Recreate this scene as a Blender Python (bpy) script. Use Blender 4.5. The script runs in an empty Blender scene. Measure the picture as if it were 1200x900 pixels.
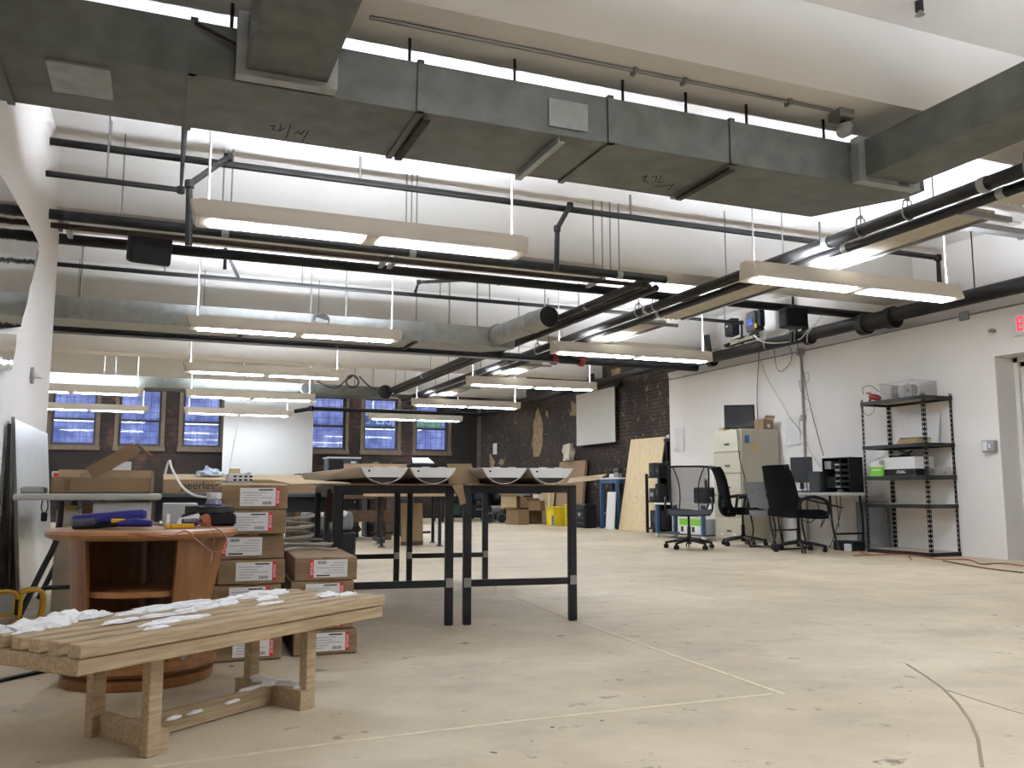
import bpy, bmesh, math, random
from mathutils import Vector, Matrix, noise
random.seed(7)
SC = bpy.context.scene
COL = SC.collection
R = math.radians

# ------------------------------------------------------------------ camera
CAM_H = .71
F_PX = 1035.0
YAW, PITCH = R(21.92), R(7.0)
cd = bpy.data.cameras.new('camera'); cam = bpy.data.objects.new('camera', cd); COL.objects.link(cam)
cd.sensor_width = 36; cd.lens = 36 * F_PX / 1200
cd.clip_start = .05; cd.clip_end = 200
cam.location = (0, 0, CAM_H); cam.rotation_euler = (R(90) + PITCH, 0, -YAW)
SC.camera = cam
_M = cam.rotation_euler.to_matrix()
def at(px, py, ax, val):
    "point of the room on the plane (axis = value) that the photograph shows at a pixel: used to measure positions"
    d = _M @ Vector(((px - 600) / F_PX, (450 - py) / F_PX, -1))
    o = Vector((0, 0, CAM_H))
    return o + d * ((val - o[ax]) / d[ax])

SC.view_settings.view_transform = 'Standard'
SC.view_settings.look = 'None'
SC.view_settings.gamma = 1
SC.view_settings.use_curve_mapping = False
SC.view_settings.exposure = 0.12
SC.cycles.use_denoising = True
SC.cycles.max_bounces = 8
SC.cycles.diffuse_bounces = 5
SC.cycles.transparent_max_bounces = 12
SC.cycles.sample_clamp_indirect = 6

# ------------------------------------------------------------------ materials
def srgb(r, g, b):
    f = lambda c: c / 255 / 12.92 if c / 255 <= .04045 else ((c / 255 + .055) / 1.055) ** 2.4
    return (f(r), f(g), f(b), 1)
MATS = {}
def mat(name, rgb, rough=.6, metal=0., amt=.12, scale=6., bump=0., bscale=60., stretch=(1, 1, 1), spec=.4, rgb2=None):
    if name in MATS: return MATS[name]
    m = bpy.data.materials.new(name); m.use_nodes = True
    nt = m.node_tree; N = nt.nodes; L = nt.links
    b = N['Principled BSDF']
    b.inputs['Roughness'].default_value = rough
    b.inputs['Metallic'].default_value = metal
    b.inputs['Specular IOR Level'].default_value = spec
    c = srgb(*rgb)
    tc = N.new('ShaderNodeTexCoord'); mp = N.new('ShaderNodeMapping'); mp.inputs['Scale'].default_value = stretch
    L.new(tc.outputs['Object'], mp.inputs['Vector'])
    nz = N.new('ShaderNodeTexNoise'); nz.inputs['Scale'].default_value = scale; nz.inputs['Detail'].default_value = 5
    L.new(mp.outputs['Vector'], nz.inputs['Vector'])
    rp = N.new('ShaderNodeValToRGB')
    c2 = srgb(*rgb2) if rgb2 else tuple(x * (1 - 2 * amt) for x in c[:3]) + (1,)
    rp.color_ramp.elements[0].position = .3; rp.color_ramp.elements[1].position = .7
    rp.color_ramp.elements[0].color = c2
    rp.color_ramp.elements[1].color = c if rgb2 else tuple(min(1, x * (1 + amt * .5)) for x in c[:3]) + (1,)
    L.new(nz.outputs['Fac'], rp.inputs['Fac']); L.new(rp.outputs['Color'], b.inputs['Base Color'])
    if bump:
        n2 = N.new('ShaderNodeTexNoise'); n2.inputs['Scale'].default_value = bscale; n2.inputs['Detail'].default_value = 4
        L.new(mp.outputs['Vector'], n2.inputs['Vector'])
        bp = N.new('ShaderNodeBump'); bp.inputs['Strength'].default_value = bump; bp.inputs['Distance'].default_value = .01
        L.new(n2.outputs['Fac'], bp.inputs['Height']); L.new(bp.outputs['Normal'], b.inputs['Normal'])
    MATS[name] = m
    return m
def emit(name, rgb, strength):
    if name in MATS: return MATS[name]
    m = bpy.data.materials.new(name); m.use_nodes = True
    b = m.node_tree.nodes['Principled BSDF']
    b.inputs['Base Color'].default_value = srgb(*rgb)
    b.inputs['Emission Color'].default_value = srgb(*rgb)
    b.inputs['Emission Strength'].default_value = strength
    MATS[name] = m
    return m

WHITEWALL = mat('white_paint', (236, 231, 226), .65, amt=.03, scale=1.2, bump=.15, bscale=25)
CEILP = mat('ceiling_paint', (232, 228, 222), .7, amt=.03, scale=.8)
TRIMW = mat('white_trim', (222, 220, 214), .5, amt=.03)
BLACK = mat('black_metal', (17, 17, 17), .5, .0, amt=.2, scale=12)
BLACKP = mat('black_pipe', (24, 22, 21), .5, .0, amt=.3, scale=8, bump=.2, spec=.25)
BLACKPL = mat('black_plastic', (15, 15, 16), .55, amt=.1, spec=.25)
FABRIC = mat('black_fabric', (13, 13, 14), .95, amt=.2, scale=60, bump=.3, bscale=300, spec=.1)
GREYFAB = mat('grey_fabric', (120, 122, 124), .95, amt=.2, scale=40, bump=.3, bscale=300)
STEELB = mat('black_steel', (17, 18, 21), .42, .2, amt=.2, scale=8)
GALV = mat('galvanized', (104, 106, 101), .48, .35, amt=.16, scale=7, bump=.05, bscale=10, rgb2=(84, 86, 80))
GALVL = mat('galvanized_light', (158, 160, 157), .4, .4, amt=.12, scale=10)
CHROME = mat('chrome', (200, 200, 200), .15, 1., amt=.02)
ZINC = mat('zinc', (150, 150, 148), .35, .7, amt=.1)
RUST = mat('rusty_steel', (54, 42, 34), .7, .2, amt=.3, scale=20)
CARD = mat('cardboard', (134, 110, 82), .85, amt=.08, scale=4, stretch=(1, 8, 1))
CARDL = mat('cardboard_light', (178, 154, 120), .85, amt=.06, scale=4)
CARDD = mat('cardboard_dark', (112, 88, 62), .9, amt=.1, scale=4)
TAPE = mat('carton_tape', (116, 94, 66), .4, amt=.05)
PAPER = mat('paper', (222, 221, 219), .7, amt=.02)
INK = mat('ink', (38, 38, 40), .7, amt=.02)
INKL = mat('ink_pale', (150, 150, 155), .7, amt=.02)
REDL = mat('red_print', (196, 44, 52), .6, amt=.03)
PALEWOOD = mat('bench_pine', (186, 165, 133), .75, amt=.14, scale=7, stretch=(1, 14, 14), bump=.2, bscale=20, rgb2=(150, 128, 98))
OAK = mat('honey_wood', (136, 92, 52), .35, amt=.16, scale=5, stretch=(6, 6, .7), bump=.05, rgb2=(108, 70, 38))
OAKT = mat('honey_wood_top', (164, 118, 74), .32, amt=.12, scale=5, stretch=(1, 8, 1), rgb2=(144, 98, 58))
PLY = mat('plywood', (224, 204, 164), .6, amt=.06, scale=5, stretch=(5, 5, .5), rgb2=(208, 184, 142))
BEIGE = mat('beige_enamel', (186, 180, 160), .4, amt=.03)
FIXT = mat('fixture_enamel', (202, 192, 176), .5, amt=.02)
TRAYM = mat('reflector_enamel', (198, 192, 178), .5, amt=.1, scale=2.5, rgb2=(178, 170, 152))
WHITEPL = mat('white_plastic', (226, 226, 224), .4, amt=.02)
GREYPL = mat('grey_plastic', (150, 150, 148), .5, amt=.04)
DGREY = mat('dark_grey_plastic', (50, 52, 55), .5, amt=.05)
BLUEM = mat('blue_metal', (52, 84, 116), .5, amt=.08)
NAVY = mat('navy_metal', (44, 58, 70), .5, amt=.08)
BLUEP = mat('blue_plastic', (32, 36, 110), .35, amt=.06)
YEL = mat('yellow_plastic', (222, 196, 40), .45, amt=.05)
YELM = mat('yellow_enamel', (208, 160, 36), .4, amt=.06)
GREENP = mat('green_print', (120, 190, 54), .5, amt=.03)
REDP = mat('red_plastic', (128, 30, 30), .45, amt=.08)
ORANGE = mat('orange_rubber', (158, 96, 72), .6, amt=.05)
CABLEB = mat('cable_black', (28, 27, 26), .6, amt=.05)
CABLEW = mat('cable_white', (216, 214, 206), .5, amt=.03)
CABLEG = mat('cable_grey', (158, 150, 136), .55, amt=.08)
CABLEY = mat('cable_tan', (186, 158, 106), .6, amt=.03)
SNOWM = mat('snow', (248, 248, 248), .6, amt=.01, bump=.3, bscale=60)
STONE = mat('pale_stone', (196, 186, 166), .9, amt=.12, scale=20)
BROWNF = mat('window_brown', (90, 76, 60), .7, amt=.12, scale=14)
SASH = mat('sash_dark', (40, 40, 46), .6, amt=.1)
GREENB = mat('green_cloth', (150, 180, 90), .7, amt=.08)
TABLEW = mat('table_grey', (186, 184, 176), .45, amt=.03)
DWOOD = mat('dark_wood', (88, 66, 46), .7, amt=.2, scale=8, stretch=(1, 8, 8))
FOIL = mat('mirror_sheet', (205, 205, 203), .06, 1., amt=.02, bump=.22, bscale=5)
METSHEET = mat('steel_sheet', (222, 221, 216), .26, .45, amt=.03, bump=.04, bscale=3)
LENS = emit('lamp_lens', (232, 241, 255), 46.0)
UPL = emit('lamp_uplight', (232, 241, 255), 205.0)
EXITR = emit('exit_red', (255, 40, 60), 2.2)
SIGNB = emit('sign_blue', (96, 130, 200), .5)
SIGNW = emit('sign_white', (200, 225, 235), .8)
SIGNG = emit('sign_mint', (150, 200, 175), .5)

def mk(name):
    m = bpy.data.materials.new(name); m.use_nodes = True
    return m, m.node_tree.nodes, m.node_tree.links, m.node_tree.nodes['Principled BSDF']
def ramp(N, pts):
    r = N.new('ShaderNodeValToRGB'); e = r.color_ramp.elements
    while len(e) < len(pts): e.new(.5)
    for el, (p, c) in zip(e, pts): el.position = p; el.color = c
    return r
def mixc(N, L, fac, a, b, mode='MIX'):
    m = N.new('ShaderNodeMix'); m.data_type = 'RGBA'; m.blend_type = mode
    for key, v in ((0, fac), (6, a), (7, b)):
        if hasattr(v, 'links'): L.new(v, m.inputs[key])
        else: m.inputs[key].default_value = v
    return m.outputs[2]
def floor_mat():
    m, N, L, b = mk('concrete_floor')
    tc = N.new('ShaderNodeTexCoord')
    def nz(scale, det=6, rough=.6, sx=1, sy=1, off=0):
        mp = N.new('ShaderNodeMapping'); mp.inputs['Scale'].default_value = (sx, sy, 1); mp.inputs['Location'].default_value = (off, off, 0)
        L.new(tc.outputs['Object'], mp.inputs['Vector'])
        n = N.new('ShaderNodeTexNoise'); n.inputs['Scale'].default_value = scale; n.inputs['Detail'].default_value = det; n.inputs['Roughness'].default_value = rough
        L.new(mp.outputs['Vector'], n.inputs['Vector']); return n.outputs['Fac']
    base = ramp(N, [(.3, srgb(172, 157, 132)), (.5, srgb(197, 182, 156)), (.72, srgb(207, 194, 170))])
    L.new(nz(.55, 7, .62), base.inputs['Fac'])
    fine = ramp(N, [(.3, (.74, .72, .70, 1)), (.62, (1, 1, 1, 1))]); L.new(nz(2.6, 9, .72, 1, 1.0, 3), fine.inputs['Fac'])
    c = mixc(N, L, .8, base.outputs['Color'], fine.outputs['Color'], 'MULTIPLY')
    blot = ramp(N, [(.54, (0, 0, 0, 1)), (.70, (1, 1, 1, 1))]); L.new(nz(1.1, 8, .72, .9, 1.2, 11), blot.inputs['Fac'])
    c = mixc(N, L, blot.outputs['Color'], c, srgb(160, 149, 131))
    sp = ramp(N, [(.625, (0, 0, 0, 1)), (.70, (1, 1, 1, 1))]); L.new(nz(6.5, 5, .7, .9, 1.2, 7), sp.inputs['Fac'])
    c = mixc(N, L, sp.outputs['Color'], c, srgb(112, 98, 80))
    sp2 = ramp(N, [(.73, (0, 0, 0, 1)), (.76, (1, 1, 1, 1))]); L.new(nz(17, 2, .5, 1, 1, 2), sp2.inputs['Fac'])
    c = mixc(N, L, sp2.outputs['Color'], c, srgb(84, 70, 54))
    L.new(c, b.inputs['Base Color']); b.inputs['Roughness'].default_value = .55; b.inputs['Specular IOR Level'].default_value = .3
    bp = N.new('ShaderNodeBump'); bp.inputs['Strength'].default_value = .15; L.new(nz(30, 4), bp.inputs['Height']); L.new(bp.outputs['Normal'], b.inputs['Normal'])
    return m
def brick_mat(name, swap, tan=.62):
    m, N, L, b = mk(name)
    tc = N.new('ShaderNodeTexCoord'); sx = N.new('ShaderNodeSeparateXYZ'); cx = N.new('ShaderNodeCombineXYZ')
    L.new(tc.outputs['Object'], sx.inputs[0]); L.new(sx.outputs['Y' if swap else 'X'], cx.inputs[0]); L.new(sx.outputs['Z'], cx.inputs[1])
    br = N.new('ShaderNodeTexBrick'); br.inputs['Scale'].default_value = 1
    br.inputs['Brick Width'].default_value = .21; br.inputs['Row Height'].default_value = .072; br.inputs['Mortar Size'].default_value = .009
    br.inputs['Color1'].default_value = srgb(*((58, 43, 37) if swap else (86, 54, 43))); br.inputs['Color2'].default_value = srgb(36, 31, 29); br.inputs['Mortar'].default_value = srgb(*((76, 67, 56) if swap else (66, 58, 50)))
    L.new(cx.outputs[0], br.inputs['Vector'])
    def nz(scale, det=6, rough=.65, off=0):
        mp = N.new('ShaderNodeMapping'); mp.inputs['Location'].default_value = (off, off * .7, 0); L.new(cx.outputs[0], mp.inputs['Vector'])
        n = N.new('ShaderNodeTexNoise'); n.inputs['Scale'].default_value = scale; n.inputs['Detail'].default_value = det; n.inputs['Roughness'].default_value = rough
        L.new(mp.outputs['Vector'], n.inputs['Vector']); return n.outputs['Fac']
    soot = ramp(N, [((.40 if swap else .36), (0, 0, 0, 1)), ((.56 if swap else .50), (1, 1, 1, 1))]); L.new(nz(.7, 6, .7, 4), soot.inputs['Fac'])
    c = mixc(N, L, soot.outputs['Color'], br.outputs['Color'], srgb(36, 31, 29))
    pl = ramp(N, [(tan, (0, 0, 0, 1)), (tan + .05, (1, 1, 1, 1))]); L.new(nz(6.5 if swap else 4.5, 8, .75, 9), pl.inputs['Fac'])
    c = mixc(N, L, pl.outputs['Color'], c, srgb(118, 102, 82))
    L.new(c, b.inputs['Base Color']); b.inputs['Roughness'].default_value = .9; b.inputs['Specular IOR Level'].default_value = .2
    bp = N.new('ShaderNodeBump'); bp.inputs['Strength'].default_value = .6; bp.inputs['Distance'].default_value = .01
    L.new(br.outputs['Fac'], bp.inputs['Height']); bp.invert = True; L.new(bp.outputs['Normal'], b.inputs['Normal'])
    return m
def pane_mat():
    m, N, L, b = mk('wired_glass')
    out = N['Material Output']; N.remove(b)
    tr = N.new('ShaderNodeBsdfTransparent'); gl = N.new('ShaderNodeBsdfGlossy'); gl.inputs['Roughness'].default_value = .04
    df = N.new('ShaderNodeBsdfDiffuse'); df.inputs['Color'].default_value = srgb(80, 84, 130)
    tc = N.new('ShaderNodeTexCoord'); sx = N.new('ShaderNodeSeparateXYZ'); cx = N.new('ShaderNodeCombineXYZ')
    L.new(tc.outputs['Object'], sx.inputs[0]); L.new(sx.outputs['X'], cx.inputs[0]); L.new(sx.outputs['Z'], cx.inputs[1])
    br = N.new('ShaderNodeTexBrick'); br.offset = 0; br.inputs['Scale'].default_value = 1; br.inputs['Brick Width'].default_value = .16; br.inputs['Row Height'].default_value = .16; br.inputs['Mortar Size'].default_value = .0045
    L.new(cx.outputs[0], br.inputs['Vector'])
    nz = N.new('ShaderNodeTexNoise'); nz.inputs['Scale'].default_value = 2.5; L.new(tc.outputs['Object'], nz.inputs['Vector'])
    rp = ramp(N, [(.3, (.62, .64, .72, 1)), (.7, (1, 1, 1, 1))]); L.new(nz.outputs['Fac'], rp.inputs['Fac']); L.new(rp.outputs['Color'], tr.inputs['Color'])
    m1 = N.new('ShaderNodeMixShader'); L.new(br.outputs['Fac'], m1.inputs[0]); L.new(tr.outputs[0], m1.inputs[1]); L.new(df.outputs[0], m1.inputs[2])
    bp = N.new('ShaderNodeBump'); bp.inputs['Strength'].default_value = .05; L.new(nz.outputs['Fac'], bp.inputs['Height']); L.new(bp.outputs['Normal'], gl.inputs['Normal'])
    fr = N.new('ShaderNodeFresnel'); fr.inputs['IOR'].default_value = 1.5
    m2 = N.new('ShaderNodeMixShader'); L.new(fr.outputs[0], m2.inputs[0]); L.new(m1.outputs[0], m2.inputs[1]); L.new(gl.outputs[0], m2.inputs[2])
    L.new(m2.outputs[0], out.inputs['Surface'])
    return m
def mesh_fabric():
    m, N, L, b = mk('chair_mesh'); out = N['Material Output']
    tr = N.new('ShaderNodeBsdfTransparent'); ms = N.new('ShaderNodeMixShader'); ms.inputs[0].default_value = .34
    b.inputs['Base Color'].default_value = srgb(50, 50, 50); b.inputs['Roughness'].default_value = .8
    L.new(tr.outputs[0], ms.inputs[1]); L.new(b.outputs[0], ms.inputs[2]); L.new(ms.outputs[0], out.inputs['Surface'])
    return m
def clear_plastic():
    m, N, L, b = mk('clear_plastic'); out = N['Material Output']
    tr = N.new('ShaderNodeBsdfTransparent'); tr.inputs['Color'].default_value = (.92, .92, .92, 1)
    ms = N.new('ShaderNodeMixShader'); ms.inputs[0].default_value = .16
    b.inputs['Base Color'].default_value = srgb(215, 212, 206); b.inputs['Roughness'].default_value = .25
    L.new(tr.outputs[0], ms.inputs[1]); L.new(b.outputs[0], ms.inputs[2]); L.new(ms.outputs[0], out.inputs['Surface'])
    return m
FLOORM = floor_mat(); BRICKX = brick_mat('brick_back', False, .66); BRICKY = brick_mat('brick_side', True, .575)
PANE = pane_mat(); MESHF = mesh_fabric(); CLEAR = clear_plastic()

wd = bpy.data.worlds.new('dusk'); SC.world = wd; wd.use_nodes = True
_bg = wd.node_tree.nodes['Background']; _bg.inputs[0].default_value = srgb(134, 150, 212); _bg.inputs[1].default_value = 1.2

# ------------------------------------------------------------------ mesh builder
class MB:
    def __init__(s): s.bm = bmesh.new()
    def _xf(s, vs, rz=0, rx=0, ry=0, c=(0, 0, 0)):
        M = Matrix.Translation(c) @ Matrix.Rotation(rz, 4, 'Z') @ Matrix.Rotation(ry, 4, 'Y') @ Matrix.Rotation(rx, 4, 'X')
        bmesh.ops.transform(s.bm, matrix=M, verts=vs)
    def box(s, c, d, rz=0, rx=0, ry=0, bev=0, seg=1):
        r = bmesh.ops.create_cube(s.bm, size=1); vs = r['verts']
        bmesh.ops.scale(s.bm, vec=d, verts=vs)
        if bev:
            es = list({e for v in vs for e in v.link_edges})
            rr = bmesh.ops.bevel(s.bm, geom=es, offset=min(bev, min(d) * .45), segments=seg, affect='EDGES', profile=.5)
            vs = list({v for f in rr['faces'] for v in f.verts} | {v for v in vs if v.is_valid})
        s._xf(vs, rz, rx, ry, c); return s
    def span(s, a, b, bev=0):
        return s.box([(a[i] + b[i]) / 2 for i in range(3)], [abs(b[i] - a[i]) for i in range(3)], bev=bev)
    def tube(s, pts, r, seg=8, closed=False, cap=True):
        pts = [Vector(p) for p in pts]; n = len(pts); rings = []; up = None
        for i, p in enumerate(pts):
            a = pts[i - 1] if (i or closed) else p; b = pts[(i + 1) % n] if (i < n - 1 or closed) else p
            t = (b - a); t = t.normalized() if t.length > 1e-9 else Vector((0, 0, 1))
            if up is None: up = t.orthogonal().normalized()
            up = (up - t * up.dot(t)); up = up.normalized() if up.length > 1e-6 else t.orthogonal().normalized()
            w = t.cross(up); rr = r[i] if isinstance(r, (list, tuple)) else r
            rings.append([s.bm.verts.new(p + (up * math.cos(6.28318 * k / seg) + w * math.sin(6.28318 * k / seg)) * rr) for k in range(seg)])
        for i in range(n if closed else n - 1):
            A, B = rings[i], rings[(i + 1) % n]
            for k in range(seg): s.bm.faces.new((A[k], A[(k + 1) % seg], B[(k + 1) % seg], B[k]))
        if cap and not closed:
            s.bm.faces.new(list(reversed(rings[0]))); s.bm.faces.new(rings[-1])
        return s
    def cyl(s, a, b, r, r2=None, seg=16): return s.tube([a, b], [r, r if r2 is None else r2], seg)
    def bar(s, a, b, w, h):
        a, b = Vector(a), Vector(b); t = (b - a).normalized()
        up = Vector((0, 0, 1)) if abs(t.z) < .95 else Vector((0, 1, 0))
        w_ = t.cross(up).normalized(); u_ = w_.cross(t)
        f = lambda p: [s.bm.verts.new(p + w_ * (i * w / 2) + u_ * (j * h / 2)) for i, j in ((-1, -1), (1, -1), (1, 1), (-1, 1))]
        A, B = f(a), f(b)
        for k in range(4): s.bm.faces.new((A[k], A[(k + 1) % 4], B[(k + 1) % 4], B[k]))
        s.bm.faces.new(A[::-1]); s.bm.faces.new(B); return s
    def prism(s, poly, fn, lo, hi):
        A = [s.bm.verts.new(fn(u, v, lo)) for u, v in poly]; B = [s.bm.verts.new(fn(u, v, hi)) for u, v in poly]
        n = len(poly)
        for k in range(n): s.bm.faces.new((A[k], A[(k + 1) % n], B[(k + 1) % n], B[k]))
        s.bm.faces.new(A[::-1]); s.bm.faces.new(B); return s
    def lathe(s, prof, c=(0, 0, 0), seg=24, sx=1, sy=1):
        rings = [[s.bm.verts.new((c[0] + r * sx * math.cos(6.28318 * k / seg), c[1] + r * sy * math.sin(6.28318 * k / seg), c[2] + z)) for k in range(seg)] for r, z in prof]
        for A, B in zip(rings, rings[1:]):
            for k in range(seg): s.bm.faces.new((A[k], A[(k + 1) % seg], B[(k + 1) % seg], B[k]))
        s.bm.faces.new(rings[0][::-1]); s.bm.faces.new(rings[-1]); return s
    def sheet(s, rows, th, axis=None):
        "grid of points as a thin solid"
        off = Vector(axis) * th if axis else Vector((0, 0, th))
        A = [[s.bm.verts.new(Vector(p)) for p in r] for r in rows]; B = [[s.bm.verts.new(Vector(p) + off) for p in r] for r in rows]
        n, m = len(rows), len(rows[0])
        for i in range(n - 1):
            for j in range(m - 1):
                s.bm.faces.new((A[i][j], A[i + 1][j], A[i + 1][j + 1], A[i][j + 1])); s.bm.faces.new((B[i][j], B[i][j + 1], B[i + 1][j + 1], B[i + 1][j]))
        for i in range(n - 1):
            for j in (0, m - 1): s.bm.faces.new((A[i][j], A[i + 1][j], B[i + 1][j], B[i][j]))
        for j in range(m - 1):
            for i in (0, n - 1): s.bm.faces.new((A[i][j], A[i][j + 1], B[i][j + 1], B[i][j]))
        return s
    def out(s, name, m, parent=None, smooth=False, loc=None, rz=None):
        bmesh.ops.recalc_face_normals(s.bm, faces=s.bm.faces)
        me = bpy.data.meshes.new(name); s.bm.to_mesh(me); s.bm.free()
        me.materials.append(m)
        if smooth:
            for p in me.polygons: p.use_smooth = True
            try: me.set_sharp_from_angle(angle=R(40))
            except Exception: pass
        o = bpy.data.objects.new(name, me); COL.objects.link(o)
        if parent: o.parent = parent
        if loc: o.location = loc
        if rz is not None: o.rotation_euler.z = rz
        return o

def tag(o, label=None, cat=None, group=None, kind=None):
    for k, v in (('label', label), ('category', cat), ('group', group), ('kind', kind)):
        if v: o[k] = v
    return o
def thing(name, label, cat, loc=(0, 0, 0), rz=0, group=None):
    o = bpy.data.objects.new(name, None); COL.objects.link(o); o.empty_display_size = .1
    o.location = loc; o.rotation_euler = (0, 0, rz)
    return tag(o, label, cat, group)
def struct(o): o['kind'] = 'structure'; return o
def text(name, s, size, loc, rot, m, parent=None, align='CENTER', sx=1):
    cu = bpy.data.curves.new('t', 'FONT'); cu.body = s; cu.size = size; cu.align_x = align; cu.align_y = 'CENTER'; cu.extrude = .0006; cu.offset = size * .012
    t = bpy.data.objects.new('t', cu); COL.objects.link(t)
    bpy.context.view_layer.update()
    me = bpy.data.meshes.new_from_object(t.evaluated_get(bpy.context.evaluated_depsgraph_get()))
    bpy.data.objects.remove(t); me.materials.clear(); me.materials.append(m)
    o = bpy.data.objects.new(name, me); COL.objects.link(o)
    if parent: o.parent = parent
    o.location = loc; o.rotation_euler = rot; o.scale = (sx, 1, 1)
    return o
def wire(pts, n=6):
    "smooth path through points"
    P = [Vector(p) for p in pts]; out = []
    for i in range(len(P) - 1):
        p0, p1, p2, p3 = P[max(i - 1, 0)], P[i], P[i + 1], P[min(i + 2, len(P) - 1)]
        for k in range(n):
            t = k / n
            out.append(.5 * ((2 * p1) + (-p0 + p2) * t + (2 * p0 - 5 * p1 + 4 * p2 - p3) * t * t + (-p0 + 3 * p1 - 3 * p2 + p3) * t ** 3))
    out.append(P[-1]); return out
def cable(name, pts, r, m, label, group=None, n=6, cat='cable'):
    o = MB().tube(wire(pts, n), r, 6).out(name, m, smooth=True)
    return tag(o, label, cat, group)

# ================================================================== SETTING
XL, XR, XB, YB = -.87, 8.435, 8.65, 24.0
ZB, ZC = 3.10, 3.64
struct(MB().span((-6, -4, -.1), (9.2, 24.6, 0)).out('floor', FLOORM))
struct(MB().span((-6, -4, ZC), (9.2, 24.6, ZC + .15)).out('ceiling', CEILP))
for i in range(-1, 5):
    y = 3.97 + 4.14 * i
    struct(MB().span((-6, y, ZB), (XB + .1, y + .46, ZC)).out('beam_%d' % (i + 2), CEILP))
struct(MB().span((XL - .35, -4, 0), (XL, 8.42, ZC)).out('wall_left', WHITEWALL))
struct(MB().span((-6, 8.3, 0), (XL - .35, 8.42, ZC)).out('wall_left_return', WHITEWALL))
struct(MB().span((-6, 8.42, 0), (-5.8, 24.3, ZC)).out('wall_far_left', WHITEWALL))
struct(MB().span((-6, -4.2, 0), (9.2, -4, ZC)).out('wall_front', WHITEWALL))
# right wall: lower furred part with the door opening, upper part set back, brick beyond
DY0, DY1, DZ = 5.75, 6.87, 2.18
w = MB()
w.span((XR, -4, 0), (XB, DY0, 2.72)); w.span((XR, DY0, DZ), (XB, DY1, 2.72)); w.span((XR, DY1, 0), (XB, 13.46, 2.72))
struct(w.out('wall_right', WHITEWALL))
w = MB()
w.span((XB, -4, 0), (9.1, DY0, ZC)); w.span((XB, DY0, DZ), (9.1, DY1, ZC)); w.span((XB, DY1, 0), (9.1, 13.46, ZC))
struct(w.out('wall_right_upper', WHITEWALL))
bw = struct(MB().span((XB, 13.46, 0), (9.1, 24.3, ZC)).out('wall_right_brick', BRICKY))
door = struct(MB().span((9.02, DY0, 0), (9.06, DY1, DZ)).out('door_1', mat('door_dark', (58, 44, 38), .5)))
f = MB()
f.span((8.72, DY1 - .05, 0), (8.86, DY1, DZ)); f.span((8.72, DY0, 0), (8.86, DY0 + .05, DZ)); f.span((8.72, DY0, DZ - .05), (8.86, DY1, DZ))
f.span((8.76, DY1 - .10, 0), (8.82, DY1 - .045, DZ - .04)); f.span((8.76, DY0 + .045, 0), (8.82, DY0 + .10, DZ - .04)); f.span((8.76, DY0 + .05, DZ - .1), (8.82, DY1 - .05, DZ - .045))
f.out('door_frame', TRIMW, door)
MB().span((8.60, DY0 + .1, .0), (8.9, DY1 - .1, .012)).out('threshold', ZINC, door)
# back wall with window openings
WIN = [(-2.39, -1.40), (-.89, .09), (.60, 1.53), (3.83, 4.76), (5.27, 6.22), (6.74, 7.69)]
WZ0, WZ1 = 1.86, 3.30
w = MB(); w.span((-6, YB, 0), (9.1, YB + .3, WZ0)); w.span((-6, YB, WZ1), (9.1, YB + .3, ZC))
xs = [-6] + [v for a in WIN for v in a] + [9.1]
for k in range(0, len(xs), 2): w.span((xs[k], YB, WZ0), (xs[k + 1], YB + .3, WZ1))
struct(w.out('wall_back', BRICKX))
for k, (a, b) in enumerate(WIN):
    f = MB(); j = .09
    f.span((a - j, YB - .03, WZ0 - .11), (a, YB + .1, WZ1 + .06)); f.span((b, YB - .03, WZ0 - .11), (b + j, YB + .1, WZ1 + .06))
    f.span((a - j - .02, YB - .05, WZ0 - .12), (b + j + .02, YB + .1, WZ0)); f.span((a - j, YB - .03, WZ1), (b + j, YB + .1, WZ1 + .06))
    wf = struct(f.out('window_%d' % (k + 1), BROWNF))
    zm = 2.5
    for nm, z0, z1, yy in (('lower_sash', WZ0, zm + .03, YB + .05), ('upper_sash', zm - .03, WZ1, YB + .09)):
        s_ = MB(); t = .055
        s_.span((a, yy, z0), (a + t, yy + .035, z1)); s_.span((b - t, yy, z0), (b, yy + .035, z1)); s_.span((a + t, yy, z0), (b - t, yy + .035, z0 + t)); s_.span((a + t, yy, z1 - t), (b - t, yy + .035, z1))
        so = s_.out(nm, SASH, wf)
        MB().span((a + t, yy + .012, z0 + t), (b - t, yy + .018, z1 - t)).out('pane', PANE, so)
# signs seen through two of the upper sashes
sg = thing('street_sign', 'backlit blue and white sign with reversed letters outside the fifth window', 'sign', (5.75, YB + .55, 2.78))
MB().box((0, 0, 0), (.9, .03, .62)).out('sign_box', SIGNW, sg); MB().box((.05, -.02, -.07), (.78, .012, .3)).out('blue_band', SIGNB, sg)
text('lettering', 'DES  L', .27, (.06, -.03, -.07), (R(90), 0, R(180)), SIGNW, sg)
sg = thing('mint_sign', 'plain mint green backlit sign outside the window nearest the brick corner', 'sign', (7.3, YB + .55, 2.8))
MB().box((0, 0, 0), (.72, .03, .5)).out('sign_box', SIGNG, sg); MB().box((0, -.005, -.26), (.76, .05, .03)).out('sign_rail', SASH, sg)
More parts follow.
